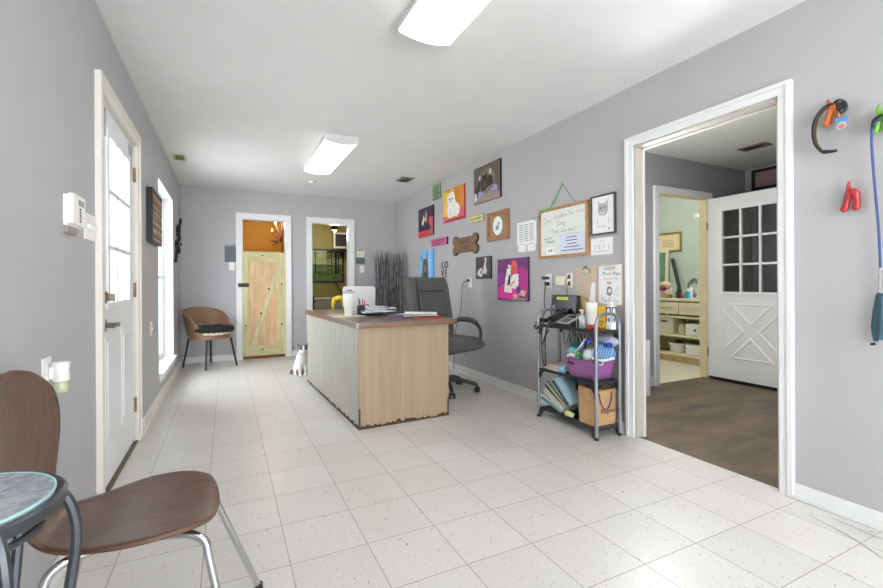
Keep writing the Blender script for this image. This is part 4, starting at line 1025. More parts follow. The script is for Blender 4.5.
canvas('small pale lime sign with lettering beside the oak frame', 4.413, 4.113, 1.78, 1.862, C('lime_ink', (120, 112, 60)), C('lime', (206, 202, 140)), art_lime, .01, 'wall_sign', 'sign')
# oak frame with oval mat
OAK = wood('oak_frame', (132, 92, 56), (172, 126, 84), .5, (2, 10, 10), 5)
def oval(b, c):
    F = FW(4.022, 1.535); w, h = .392, .3
    b.poly(ell(w/2, h/2, .088, .098, 0, 32), F, c+.0006, PAPER)
    for i, (x, y, rx, ry) in enumerate(((-.01, -.02, .03, .026), (.02, .02, .018, .022), (-.03, -.01, .014, .02))): b.poly(ell(w/2+x, h/2+y, rx, ry), F, c+.001+.0004*i, C('blue_sketch%d' % i, (120+30*i, 138+22*i, 160+14*i), scale=90, var=.3))
framed('oak_framed_picture', 'oak frame with a white oval picture above the dog canvases', 'picture', FW(4.022, 1.535), .392, .3, .045, .03, OAK, M('kraft_mat', (156, 128, 100), .7), oval)
# bone sign
BW = wood('bone_wood', (104, 76, 54), (146, 110, 80), .6, (2, 10, 10), 5)
bs = thing('bone_sign', 'brown wooden bone-shaped sign with carved letters', 'sign', (XR, 4.53, 1.42))
F = FW(4.845, 1.425); w, h = .625, .24
def bone(k):
    p = []
    for cx, cy, a0, a1 in ((.075, .06, 100, 330), (w-.075, .06, 210, 440), (w-.075, h-.06, -80, 150), (.075, h-.06, 30, 260)):
        for i in range(13):
            a = R(a0+(a1-a0)*i/12); p.append((cx+(.062+k)*cos(a)*1.15, cy+(.06+k)*sin(a)))
    return p
b = MB(); b.prism(bone(0), F, .001, .016, M('bone_edge', (62, 50, 44), .6)); b.prism(bone(-.012), F, .016, .02, BW); b.build('board', bs)
b = MB(); CV = M('carved_dark', (58, 44, 38), .7); rr = random.Random(8)
for row, n_, z in ((0, 7, .135), (1, 6, .055)):
    for i in range(n_):
        x = .15+.045*i+.03*row; hh = .05
        b.poly(rect(x, x+.009, z, z+hh), F, .0206, CV)
        if (i+row) % 3: b.poly(rect(x+.009, x+.028, z+(hh-.009)*(i % 2), z+(hh-.009)*(i % 2)+.009), F, .0206, CV)
        if i % 2: b.poly(rect(x+.022, x+.03, z, z+hh), F, .0207, CV)
b.build('letters', bs)
def art_dob(P):
    br = C('dob_brown', (104, 84, 74)); P([(.12, 0), (.66, 0), (.66, .3), (.62, .62), (.52, .7), (.3, .7), (.24, .5), (.2, .2)], br)
    P([(.26, .66), (.1, .92), (.08, .78), (.22, .58)], C('ear_pink', (170, 130, 124))); P([(.48, .68), (.6, 1.0), (.68, .84), (.62, .6)], C('ear_pink', (170, 130, 124)))
    P(ell(.44, .34, .1, .16), C('dob_tan', (140, 110, 92))); P(ell(.42, .16, .07, .07), C('black', (30, 30, 40)))
    P(rect(.72, .8, 0, 1), C('pale_blue', (170, 206, 236)))
canvas('sky blue canvas with the head of a prick-eared brown dog', 5.86, 5.41, 1.162, 1.56, C('blue_edge', (84, 160, 214)), C('sky_blue', (112, 184, 238)), art_dob)
F = FW(5.19, 1.17); b = MB(); DKM = M('dark_letters', (70, 70, 72), .5, .3)
for s_, x, y in (('L', .01, .112), ('O', .09, .112), ('V', .0, .0), ('E', .105, .0)): b.text(s_, F, .004, .14, DKM, x, y)
o = b.build('love_letters', loc=(XR, 5.08, 1.17), solid=.006); tag(o, 'dark cut-out letters L O V E stacked two by two', 'letters')
def art_cat(P):
    g = C('pale_cat', (206, 196, 202)); P([(.1, .2), (.3, .08), (.42, .1), (.5, .3), (.4, .5), (.25, .46), (.12, .32)], g); P([(.5, .25), (.72, .2), (.76, .34), (.68, .6), (.74, .9), (.64, .92), (.6, .7), (.52, .5)], g)
    P(ell(.36, .3, .06, .08), C('plum_spot', (130, 100, 116))); P(ell(.66, .9, .04, .05), C('white_dog', (232, 228, 224)))
canvas('small charcoal canvas with pale cat figures beside the pink canvas', 4.277, 3.963, 1.135, 1.38, BLACK, C('charcoal', (74, 68, 76)), art_cat, .016)
def art_girl(P):
    P([(.5, .3), (1, .2), (1, .7), (.8, .78), (.5, .6)], C('magenta', (186, 44, 140))); P([(0, .35), (.3, .5), (.2, .7), (0, .6)], C('violet', (150, 60, 150)))
    P([(0, .06), (.5, .02), (.75, .1), (.6, .3), (.35, .42), (.15, .38), (0, .25)], C('hot_pink', (230, 60, 160), var=.3, scale=60))
    w_ = C('white_dog', (232, 228, 224)); sk = C('skin', (222, 170, 150)); bk = C('black', (30, 30, 40))
    P([(.24, .2), (.5, .18), (.5, .5), (.46, .7), (.34, .76), (.3, .6), (.26, .4)], w_); P([(.34, .34), (.44, .4), (.46, .62), (.4, .6)], bk)
    P([(.36, .74), (.46, .7), (.48, .82), (.38, .86)], w_); P(ell(.4, .78, .02, .02), bk)
    P([(.5, .3), (.66, .26), (.72, .4), (.72, .62), (.56, .64), (.5, .56)], w_); P([(.44, .3), (.62, .44), (.58, .5), (.42, .36)], sk)
    P([(.62, .24), (.8, .2), (.76, .32), (.66, .34)], C('denim', (60, 70, 140))); P([(.72, .14), (.9, .1), (.96, .22), (.82, .26)], sk); P(ell(.62, .1, .07, .06), sk)
    P(ell(.585, .78, .11, .17), C('coral_hair', (226, 92, 86))); P(rect(.53, .62, .64, .8), C('coral_dark', (200, 76, 76)))
    P([(.5, .02), (.9, .0), (1, .06), (.7, .08)], C('carpet', (150, 132, 128), var=.3, scale=90))
canvas('large magenta canvas of a seated girl hugging a white dog', 3.825, 3.315, .912, 1.33, C('plum_edge', (56, 34, 58)), C('purple', (112, 50, 112)), art_girl)
# pinned sheet with two torn slips
F = FW(3.508, 1.447); t = thing('pinned_sheet', 'white typed sheet pinned beside the whiteboard', 'paper', (XR, 3.36, 1.447))
b = MB(); b.prism([(0, .0), (.296, .0), (.296, .228), (0, .222)], F, .001, .0022, PAPER)
for i in range(10):
    for j in range(3): b.poly(rect(.03+.08*j, .095+.08*j, .19-.017*i, .1955-.017*i), F, .0026, M('grey_type', (130, 130, 134), .7))
b.build('sheet', t)
b = MB(); b.ball(F(.27, .225, .005), .006, BLACK, 8, 6); b.ball(F(.02, .222, .005), .006, WPLAST, 8, 6); b.build('pin', t)
for i, x in enumerate((.022, .165)):
    F2 = FW(3.508-x, 1.384); b = MB(); b.prism(rect(0, .12, 0, .085), F2, .003, .0042, PAPER); b.poly(rect(.03, .09, .07, .074), F2, .0046, INK)
    o = b.build('note_slip', loc=tuple(F2(.06, 0, 0))); tag(o, ('small white slip nearer the corner under the typed sheet', 'small white slip nearer the whiteboard under the typed sheet')[i], 'paper', 'slips under the typed sheet')
# whiteboard
F = FW(3.16, 1.30); w, h = .60, .437
PINE = wood('pine_frame', (156, 112, 66), (190, 144, 94), .5, (2, 8, 8), 5)
wb = thing('whiteboard', 'wood-framed whiteboard with handwriting hanging from a green ribbon', 'whiteboard', tuple(F(w/2, 0, 0)))
b = MB(); f = .024
for pts in ([(0, 0), (f, f), (f, h-f), (0, h)], [(w, 0), (w, h), (w-f, h-f), (w-f, f)], [(0, 0), (w, 0), (w-f, f), (f, f)], [(0, h), (f, h-f), (w-f, h-f), (w, h)]): b.prism(pts, F, .001, .02, PINE)
b.build('frame', wb, bevel=.003)
b = MB(); b.prism(rect(f, w-f, f, h-f), F, .001, .010, M('whiteboard_white', (228, 230, 224), .25, var=.02))
RI = M('red_marker', (200, 150, 154), .7); GI = M('grey_marker', (150, 150, 152), .7)
b.text('*', F, .0106, .06, RI, .06, .32); b.text('your', F, .0106, .045, RI, .085, .315); b.text('Best', F, .0106, .05, RI, .20, .335); b.text('Bet', F, .0106, .052, GI, .285, .34); b.text('For', F, .0106, .05, GI, .38, .345); b.text('other', F, .0106, .045, RI, .46, .35); b.text('Dog', F, .0106, .055, GI, .24, .275); b.text('"Their very Best"', F, .0106, .046, GI, .15, .212)
b.text('text Ms.', F, .0106, .03, INK, .07, .165); b.text('- Allergies', F, .0106, .034, INK, .07, .135)
b.build('board', wb)
o = MB().prism(rect(.265, .565, .03, .19), F, .0105, .0118, M('blue_white_paper', (216, 222, 236), .7, var=.02)).poly(rect(.265, .565, .187, .19), F, .0122, M('blue_line', (130, 150, 200), .6))
for i, (a, c) in enumerate(((.35, .47), (.34, .48), (.36, .47), (.32, .5), (.29, .54))): o.poly(rect(a, c, .16-.027*i, .1665-.027*i), o and F, .0123, INK)
o = o.build('schedule_paper', loc=tuple(F(.415, .03, 0))); tag(o, 'printed notice with five dark lines stuck on the whiteboard', 'paper')
o = MB().prism([(.1, .035), (.2, .03), (.2, .1), (.15, .095), (.1, .1)], F, .0105, .012, PAPER).poly(ell(.135, .065, .009, .011), F, .0124, INK).poly(ell(.165, .067, .009, .011), F, .0124, INK).build('sticker', loc=tuple(F(.15, .03, 0))); tag(o, 'small white sticker with two black dots on the whiteboard', 'sticker')
RIB = M('green_ribbon', (96, 178, 84), .5); RIB2 = M('green_ribbon_dull', (140, 160, 136), .5)
b = MB(); pk = F(.305, .62, .008)
b.tube([F(.145, h-.005, .012), pk], .007, RIB, 6, flat=(0, -1, .5)); b.tube([pk, F(.46, h-.005, .012)], .006, RIB2, 6, flat=(0, 1, .5)); b.tube([F(.0, h-.06, .024), F(.06, h-.01, .024), F(.145, h-.005, .022)], .010, RIB, 6, flat=(0, -1, .6))
b.build('ribbon', wb)
MB().cyl(F(.305, .615, 0), F(.305, .625, .014), .005, NICKEL, n=8).build('nail', wb)
# cat drawing
def art_kitty(b, c):
    F = FW(2.532, 1.447); G = C('pencil', (176, 176, 178), var=.35, scale=80); G2 = C('pencil_dark', (120, 120, 124)); cx, cy = .118, .185
    b.poly([(cx-.05, cy+.0), (cx-.045, cy+.04), (cx-.05, cy+.075), (cx-.025, cy+.05), (cx+.025, cy+.05), (cx+.05, cy+.075), (cx+.045, cy+.04), (cx+.05, cy), (cx+.035, cy-.035), (cx, cy-.045), (cx-.035, cy-.035)], F, c+.0006, G)
    b.poly(ell(cx, cy-.02, .02, .015), F, c+.001, M('pencil_light', (206, 206, 206), .7))
    for s in (-1, 1): b.poly(ell(cx+.02*s, cy+.015, .006, .008), F, c+.0013, INK)
    b.poly([(cx-.008, cy-.01), (cx+.008, cy-.01), (cx, cy-.02)], F, c+.0014, INK)
    for i in range(8): b.poly(rect(cx-.055+.004*i, cx-.05+.0025*i, cy-.01+.006*i, cy-.007+.006*i), F, c+.0014+.00005*i, G2)
    for s in (-1, 1): b.poly(rect(cx+.055*s-.004, cx+.055*s+.004, .075, .12), F, c+.001, M('pencil_light', (206, 206, 206), .7))
    b.text('the  world', F, c+.001, .02, G2, cx-.055, .055); b.poly(rect(cx+.05, cx+.065, .035, .043), F, c+.001, INK)
framed('cat_drawing', 'dark framed pencil drawing of a cat beside the whiteboard', 'picture', FW(2.532, 1.447), .238, .30, .012, .018, M('black_frame', (66, 66, 70), .4), PAPER, art_kitty)
F = FW(2.543, 1.296); t = MB(); t.prism(rect(0, .213, 0, .128), F, .001, .003, PAPER)
for i, ch_ in enumerate('2 2 1 1'.split()): t.text(ch_, F, .0034, .045, GI, .03+.045*i, .045)
t.poly(rect(.03, .18, .022, .028), F, .0034, M('faint_grey', (190, 190, 192), .7)); t.text('^', F, .0034, .04, GI, .09, .085)
o = t.build('number_card', loc=tuple(F(.1, 0, 0))); tag(o, 'small white card with four marks below the cat drawing', 'card')
# clipboards by the rack
HB = M('hardboard', (196, 174, 148), .45, var=.06)
F = FW(2.70, .885); t = thing('clipboard', 'bare brown clipboard hanging over the rack', 'clipboard', tuple(F(.1, 0, 0)))
MB().prism(rect(0, .215, 0, .325), F, .001, .005, HB).build('board', t, bevel=.001)
b = MB(); b.prism([(.13, .0), (.2, 0), (.2, .20), (.165, .2)], F, .0052, .0062, PAPER); b.build('white_label', t)
b = MB(); b.prism(rrect(.06, .15, .275, .305, .012), F, .005, .014, CLIPM); b.tube([F(.075, .3, .012), F(.105, .33, .012), F(.135, .3, .012)], .003, CLIPM, 6, smooth=4); b.build('clip', t)
F = FW(2.458, .905); t = thing('clipboard', 'brown clipboard holding a doodled white poster beside the doorway trim', 'clipboard', tuple(F(.1, 0, 0)))
MB().prism(rect(0.012, .228, -.01, .312), F, .001, .005, HB).build('board', t, bevel=.001)
b = MB(); b.prism([(-.004, .03), (.1, .01), (.212, .018), (.212, .31), (-.004, .30)], F, .0054, .0066, PAPER)
b.text('Pinch Pam', F, .007, .04, INK, .035, .232); b.text('for JACK', F, .007, .036, RI, .045, .195)
rr = random.Random(4)
b.poly(ell(.1, .115, .026, .036), F, .007, M('doodle', (120, 124, 126), .7, var=.5, scale=120)); b.poly(ell(.102, .117, .012, .018), F, .0074, PAPER)
b.poly(rect(.075, .12, .165, .185), F, .007, M('doodle_tan', (200, 170, 140), .7))
for i in range(26): b.poly(ell(.02+.17*rr.random(), .035+.12*rr.random()**1.5, .006+.006*rr.random(), .003, rr.random()*3, 7), F, .0069+.00002*i, GI)
b.build('poster', t)
b = MB(); b.prism(rrect(.055, .15, .275, .3, .01), F, .0068, .015, CLIPM); b.build('clip', t)
# outlets by the rack
FP = FW(3.078, 1.045)
OUT = M('outlet_slot', (70, 66, 60), .5)
t = plate('wall_outlet', 'white outlet with two black plugs at the side of the rack', 'outlet', FP, .075, .118, extra=[(.02, .055, .012, .05, .002), (.02, .055, .068, .106, .002)], ex_name='socket')
CB = M('black_cable', (34, 34, 36), .5)
b = MB(); b.prism(rect(.022, .052, .014, .048), FP, .0095, .04, CB); b.tube([FP(.037, .02, .035), FP(.037, -.03, .05), FP(.03, -.12, .05), FP(.05, -.2, .06), FP(.04, -.27, .08), FP(.055, -.275, .1)], .0045, CB, 6, smooth=5)
o = b.build('plug_cable', loc=tuple(FP(.037, .03, .01))); tag(o, 'black plug and cable dropping from the outlet to the rack', 'cable')
o = MB().prism(rect(-.015, .05, .07, .095), FP, .0095, .04, CB).build('plug_adapter', loc=tuple(FP(.02, .08, .01)), bevel=.003); tag(o, 'black plug adapter in the upper socket by the rack', 'plug')
o = MB().prism(rect(0, .10, 0, .075), FW(2.922, 1.065), .001, .03, CPLAST).build('phone_jack', loc=(XR, 2.872, 1.065), bevel=.004); tag(o, 'square ivory wall jack between the two outlets', 'jack')
FP2 = FW(2.818, 1.046)
plate('wall_outlet', 'ivory outlet plate with a thin black cord beside the bare clipboard', 'outlet', FP2, .07, .12, m=CPLAST, extra=[(.02, .05, .014, .05, .002), (.02, .05, .07, .106, .002)], ex_name='socket', ex_m=OUT)
o = MB().tube([FP2(.03, .085, .012), FP2(.015, .05, .025), FP2(.028, .0, .02), FP2(.02, -.11, .02), FP2(.03, -.2, .02)], .003, CB, 6, smooth=5).build('phone_wire', loc=tuple(FP2(.03, 0, .01))); tag(o, 'thin dark cord hanging from the ivory outlet behind the phone', 'cord')
FP3 = FW(4.47, 1.035)
plate('wall_outlet', 'white outlet behind the office chair', 'outlet', FP3, .075, .118, extra=[(.02, .055, .012, .05, .002), (.02, .055, .068, .106, .002)], ex_name='socket')
b = MB(); b.prism(rect(.01, .04, .07, .1), FP3, .0095, .03, CB); b.tube([FP3(.02, .08, .03), FP3(-.05, .05, .05), FP3(-.08, -.08, .05), FP3(-.14, -.25, .03), FP3(-.3, -.55, .02), FP3(-.34, -.9, .02), FP3(-.34, -1.02, .03)], .004, CB, 6, smooth=5)
o = b.build('plug_cable', loc=tuple(FP3(.02, .08, .01))); tag(o, 'dark cable curving down from the outlet behind the office chair', 'cable')

# ------------------------------------------------------------------ rack by the doorway
GM = M('grey_tube', (150, 152, 156), .35, .6, var=.03)
BS = M('black_shelf', (44, 44, 48), .45)
rk = thing('storage_rack', 'grey tube rack with three black shelves against the long wall', 'rack', (2.39, 2.52, 0))
def side_frame(y, x0, x1):
    b = MB(); r = .085
    pts = [(x0, y, 0.012), (x0, y, .865-r)]+[(x0+r-r*cos(a), y, .865-r+r*sin(a)) for a in [pi/2*k/6 for k in range(1, 7)]]
    pts += [(x1-r+r*sin(a), y, .865-r+r*cos(a)) for a in [pi/2*k/6 for k in range(0, 6)]]+[(x1, y, .865-r), (x1, y, .012)]
    b.tube(pts, .0125, GM, 12); b.build('side_frame', rk)
    b = MB()
    for x in (x0, x1): b.cyl((x, y, 0), (x, y, .02), .015, BLACK, n=12)
    b.build('rubber_foot', rk)
RY0, RY1, RX0, RX1 = 2.222, 2.842, 2.275, 2.498
side_frame(RY0, RX0, RX1); side_frame(RY1, RX0, RX1)
def shelf_poly():
    p = [(RX1+.008, RY0+.004), (RX1+.008, RY1-.004), (RX0+.0, RY1-.004)]
    for k in range(1, 12):
        t = k/12; p.append((RX0+.032*sin(pi*t)**.8, RY1-.004-(RY1-RY0-.008)*t))
    p.append((RX0, RY0+.004)); return p
SZ = (.078, .393, .748)
for z in SZ:
    b = MB(); b.prism(shelf_poly(), lambda a, c, w: V((a, c, w)), z-.02, z, BS)
    for y, s in ((RY0+.012, 1), (RY1-.012, -1)):
        for x in (RX0, RX1):
            b.prism([(0, 0), (.05*s, 0), (.03*s, -.018), (.012*s, -.05), (0, -.06)], lambda a, c, w: V((x+w, y+a, z-.02+c)), -.007, .007, BS)
    b.build('shelf', rk, bevel=.003)
z1, z2, z3 = SZ[2]+.0005, SZ[1]+.0005, SZ[0]+.0005
# top shelf: black box, phone, towel roll ...
t = thing('black_modem_box', 'upright black box with a yellow sticker at the back of the rack top shelf', 'box', (2.465, 2.73, z1))
b = MB(); X = MX.Translation((2.475, 2.755, z1)) @ MX.Rotation(R(5), 4, 'Y')
b.box(-.03, .015, -.15, .145, 0, .235, M('glossy_black', (30, 30, 34), .22), X); b.build('case', t, bevel=.006)
b = MB(); b.box(-.0325, -.03, -.055, .075, .195, .217, M('yellow_sticker', (226, 222, 50), .5), X)
for i in range(5): b.box(-.0328, -.0325, -.04+.02*i, -.03+.02*i, .202, .21, INK, X)
b.build('sticker', t)
b = MB(); b.box(-.034, -.03, .09, .12, .05, .15, M('grey_badge', (110, 112, 118), .3), X); b.build('side_vent', t)
MB().cyl(tuple(X @ V((-.033, .0, .07))), tuple(X @ V((-.030, .0, .07))), .015, M('grey_badge', (110, 112, 118), .3), n=14).build('badge', t)
t = thing('desk_phone', 'black corded desk phone with grey keypad panel on the rack top shelf', 'phone', (2.36, 2.66, z1))
Xp = MX.Translation((2.355, 2.615, z1)) @ MX.Rotation(R(-90), 4, 'Z')     # local x across (toward the doorway), local y toward wall
F = lambda a, c, w: Xp @ V((w, a, c))
b = MB(); b.prism([(-.07, 0), (.09, 0), (.09, .085), (-.07, .022)], F, -.115, .115, M('phone_black', (34, 34, 36), .35)); b.build('body', t, bevel=.006)
b = MB(); Fp = frame(tuple(Xp @ V((-.04, -.07, .0235))), tuple(Xp.to_3x3() @ V((1, 0, 0))), tuple(Xp.to_3x3() @ V((0, .16, .063))))
b.prism(rect(.0, .15, .008, .165), Fp, .0, .004, M('phone_panel', (176, 174, 168), .4)); b.build('keypad_panel', t, bevel=.001)
b = MB(); b.prism(rect(.03, .12, .10, .15), Fp, .004, .006, M('lcd_dark', (66, 70, 72), .2)); b.build('display', t)
b = MB()
for i in range(3):
    for j in range(4): b.prism(rect(.04+.028*i, .06+.028*i, .02+.018*j, .033+.018*j), Fp, .004, .0065, M('key_dark', (64, 62, 60), .5))
b.build('key', t)
b = MB(); pth = [Fp(-.04, .0, .03), Fp(-.04, .04, .034), Fp(-.04, .12, .034), Fp(-.04, .165, .03)]
b.tube(pth, [.026, .016, .016, .026], M('phone_black', (34, 34, 36), .35), 12, smooth=5); b.build('handset', t)
o = MB().tube([(2.33, 2.80, z1+.02), (2.29, 2.80, z1+.01), (2.265, 2.79, z1-.12), (2.262, 2.76, z1-.30), (2.262, 2.745, z1-.315), (2.262, 2.735, z1-.30), (2.262, 2.74, z1-.15), (2.268, 2.73, z1-.03), (2.29, 2.72, z1+.006)], .0065, CB, 7, smooth=6).build('phone_cable', loc=(2.3, 2.76, z1)); tag(o, 'black phone cable hanging in a loop over the rack front', 'cable')
o = MB().tube([(2.27, 2.70, z1-.03), (2.262, 2.74, z1-.09), (2.262, 2.775, z1-.16)], .006, CB, 7, smooth=4).build('cable_end', loc=(2.265, 2.74, z1-.1)); tag(o, 'short loose black cable end below the rack top shelf', 'cable')
t = thing('power_strip', 'black power strip with plugs at the corner of the rack top shelf', 'power strip', (2.33, 2.85, z1))
b = MB(); b.box(2.30, 2.345, 2.795, 2.875, z1+.018, z1+.048, BLACK); b.build('strip', t, bevel=.004)
b = MB(); b.box(2.27, 2.30, 2.83, 2.87, z1-.005, z1+.02, CB); b.tube([(2.285, 2.85, z1), (2.262, 2.875, z1-.02), (2.262, 2.845, z1-.035), (2.27, 2.83, z1-.01)], .008, CB, 7, smooth=4); b.build('plug', t, bevel=.003)
t = thing('towel_roll', 'upright white paper towel roll on the rack top shelf', 'roll', (2.43, 2.415, z1))
b = MB(); b.lathe((2.43, 2.415, z1), [(.012, .0), (.042, .0), (.044, .004), (.044, .185), (.041, .188), (.016, .188)], M('towel_white', (226, 224, 218), .9, var=.03, bump=.3, bscale=150), 24); b.build('sheets', t)
MB().lathe((2.43, 2.415, z1), [(.019, .02), (.019, .1895)], HB, 16).build('core', t)
o = MB().prism(rect(0, .12, 0, .2), FW(2.70, z1, .0), .012, .05, M('cardboard', (190, 156, 108), .7)).build('cardboard_box', loc=(2.52, 2.6, z1), bevel=.003); tag(o, 'small cardboard box behind the towel roll below the bare clipboard', 'box')
t = thing('pump_bottle', 'small clear bottle with a white pump beside the towel roll', 'bottle', (2.36, 2.44, z1))
MB().lathe((2.36, 2.44, z1), [(.022, 0), (.025, .004), (.025, .075), (.012, .095)], M('clear_gel', (190, 198, 204), .1, spec=.8), 18).build('body', t)
b = MB(); b.cyl((2.36, 2.44, z1+.095), (2.36, 2.44, z1+.13), .007, WPLAST, n=10); b.box(2.335, 2.368, 2.432, 2.448, z1+.126, z1+.137, WPLAST); b.build('pump', t, bevel=.002)
t = thing('wire_holder', 'small bent wire holder at the front of the rack top shelf', 'holder', (2.33, 2.42, z1))
b = MB()
for y in (2.45, 2.385): b.tube([(2.315, y, z1+.004), (2.315, y, z1+.09), (2.325, y, z1+.105)], .003, SIL, 6)
b.tube([(2.325, 2.45, z1+.105), (2.325, 2.385, z1+.105)], .003, SIL, 6); b.tube([(2.315, 2.45, z1+.004), (2.35, 2.45, z1+.004), (2.35, 2.385, z1+.004), (2.315, 2.385, z1+.004)], .003, SIL, 6); b.build('wire', t)
t = thing('yellow_carton', 'yellow carton with a small dark face mark on the rack top shelf', 'carton', (2.46, 2.335, z1))
b = MB(); b.box(2.44, 2.49, 2.29, 2.37, z1, z1+.165, M('carton_yellow', (230, 188, 40), .5)); b.build('box', t, bevel=.004)
F = frame((2.44, 2.37, z1), (0, -1, 0), (0, 0, 1)); b = MB()
for x in (.028, .05): b.poly(ell(x, .05, .008, .008), F, .0008, INK)
b.poly(rect(.03, .05, .028, .034), F, .0008, INK); b.build('print', t)
t = thing('spray_carton', 'white and blue carton with red and teal marks on the rack top shelf', 'carton', (2.46, 2.255, z1))
b = MB(); b.box(2.435, 2.485, 2.236, 2.286, z1, z1+.17, WPLAST); b.build('box', t, bevel=.004)
F = frame((2.435, 2.286, z1), (0, -1, 0), (0, 0, 1)); F2 = frame((2.435, 2.236, z1), (1, 0, 0), (0, 0, 1)); b = MB()
for G in (F, F2):
    b.poly(rect(.002, .048, .12, .162), G, .0008, M('carton_navy', (60, 70, 120), .5)); b.poly(ell(.026, .135, .014, .018), G, .0012, WPLAST); b.poly(rect(.002, .012, .05, .1), G, .0008, M('carton_red', (206, 50, 70), .5)); b.poly(ell(.03, .07, .012, .016), G, .0009, TEAL)
b.build('print', t)
o = MB().lathe((2.46, 2.262, z1+.1705), [(.016, 0), (.018, .003), (.018, .016), (.012, .02)], CPLAST, 14).build('ivory_cap', loc=(2.46, 2.262, z1+.1705)); tag(o, 'small ivory cap on top of the white and blue carton', 'cap')
t = thing('tape_dispenser', 'red and black tape dispenser at the front of the rack top shelf', 'dispenser', (2.33, 2.30, z1))
RP = M('red_plastic', (190, 44, 48), .4)
b = MB(); b.lathe((2.33, 2.32, z1+.018), [(.012, -.017), (.026, -.017), (.028, 0), (.026, .017), (.012, .017)], RP, 18); b.box(2.318, 2.342, 2.245, 2.31, z1, z1+.022, RP); b.build('body', t, bevel=.003)
MB().box(2.312, 2.318, 2.29, 2.345, z1+.002, z1+.02, BLACK).build('blade_guard', t, bevel=.002)
# middle shelf
PUR = M('purple_plastic', (150, 92, 150), .35, var=.04)
t = thing('purple_basket', 'purple plastic basket heaped with grooming tools on the middle shelf', 'basket', (2.385, 2.44, z2))
def bask(b, h0, h1, e, m):
    def f(u, v):
        p = rrect(-.085-.02*v-e, .085+.02*v+e, -.13-.022*v-e, .13+.022*v+e, .03, 6); q = p[int(u*len(p)+.5) % len(p)]
        return V((2.39+q[0], 2.40+q[1], z2+h0+(h1-h0)*v))
    b.grid(f, 28, 4, m, True)
b = MB(); bask(b, .002, .13, 0, PUR); b.poly([(q[0]*.98+2.39, q[1]*.98+2.40) for q in rrect(-.085, .085, -.13, .13, .03, 6)], lambda a, c, w: V((a, c, w)), z2+.003, PUR); b.build('tub', t, solid=.003)
b = MB(); pr = rrect(-.107, .107, -.154, .154, .035, 6); b.tube([(2.39+x, 2.40+y, z2+.131) for x, y in pr], .006, PUR, 8, closed=True); b.build('rim', t)
for y0 in (2.43,):
    b = MB(); b.box(2.284, 2.290, y0+.02, y0+.08, z2+.088, z2+.108, M('dark_gap', (60, 36, 64), .6)); b.build('handle_slot', t)
zb = z2+.12
TQ = M('aqua_plastic', (126, 190, 204), .4); GRN = M('green_plastic', (36, 132, 96), .4); BLU = M('blue_plastic', (70, 130, 200), .4); LBL = M('light_blue_plastic', (130, 180, 222), .4)
def tool(name, label, cat, b, loc, **k):
    for p in b.v: p.y -= .04
    return tag(b.build(name, loc=loc, **k), label, cat, 'grooming tools in the basket')
# big blue slicker brush near the doorway end
t = thing('slicker_brush', 'large blue slicker brush with white frame on top of the purple basket', 'brush', (2.39, 2.27, zb)); t['group'] = 'grooming tools in the basket'
X = MX.Translation((2.395, 2.27, zb+.075)) @ MX.Rotation(R(-65), 4, 'Y') @ MX.Rotation(R(25), 4, 'X')
b = MB(); b.ball(X @ V((0, 0, 0)), (.065, .085, .022), BLU, 20, 10, X.to_3x3()); b.build('head', t)
b = MB()
for i in range(8): b.box(-.05, .045, -.065+.0175*i, -.058+.0175*i, .018, .034, M('pale_bristles', (150, 196, 232), .5), X)
b.build('bristle', t)
b = MB(); b.tube([X @ V((-.02, -.09, .02)), X @ V((-.06, -.03, .03)), X @ V((-.07, .05, .03))], .009, WPLAST, 8, smooth=4); b.build('guard', t)
b = MB(); b.tube([X @ V((-.06, -.02, .03)), X @ V((-.09, -.03, .035)), X @ V((-.1, 0, .03)), X @ V((-.085, .015, .03))], .004, WPLAST, 6, smooth=4); b.build('hook', t)
b = MB(); b.box(2.36, 2.40, 2.235, 2.275, zb+.12, zb+.15, M('deep_blue', (44, 66, 160), .4)); tool('blue_clip', 'deep blue clip behind the blue slicker brush', 'clip', b, (2.38, 2.255, zb+.12), bevel=.004)
# long pale brush with white handle
b = MB(); b.tube([(2.32, 2.56, zb+.01), (2.34, 2.50, zb+.07), (2.38, 2.44, zb+.16)], [.02, .024, .02], LBL, 10, flat=(1, .3, 0), smooth=4); b.tube([(2.312, 2.555, zb+.0), (2.328, 2.49, zb+.08), (2.36, 2.435, zb+.17)], .006, WPLAST, 8, smooth=4)
tool('rake_brush', 'long pale blue brush slanting up out of the basket', 'brush', b, (2.34, 2.5, zb))
b = MB(); b.ball((2.36, 2.42, zb+.14), (.02, .025, .03), M('deep_blue', (44, 66, 160), .4)); tool('blue_comb', 'deep blue comb at the top of the long pale brush', 'comb', b, (2.36, 2.42, zb+.12))
b = MB(); b.ball((2.38, 2.585, zb+.035), (.05, .06, .05), TQ, 16, 10); tool('aqua_ball', 'aqua rounded tub at the wall end of the basket', 'tub', b, (2.38, 2.585, zb))
b = MB(); b.lathe((2.40, 2.58, zb+.07), [(.045, 0), (.045, .03), (.03, .045)], M('dark_teal', (36, 110, 108), .45), 18); tool('teal_lid', 'dark teal lid on top of the aqua tub', 'lid', b, (2.40, 2.58, zb+.07))
b = MB(); b.tube([(2.30, 2.56, zb+.01), (2.305, 2.535, zb+.035), (2.31, 2.50, zb+.02)], .016, M('pinkish_white', (224, 206, 196), .5), 10, smooth=4); tool('pink_comb', 'pale pink comb end at the basket rim', 'comb', b, (2.305, 2.53, zb))
b = MB(); b.tube([(2.31, 2.47, zb+.0), (2.33, 2.46, zb+.06)], [.02, .014], GRN, 10); b.tube([(2.32, 2.43, zb+.02), (2.31, 2.44, zb+.05)], .015, GRN, 10); tool('green_scoop', 'green scoop handle in the middle of the basket', 'scoop', b, (2.32, 2.46, zb))
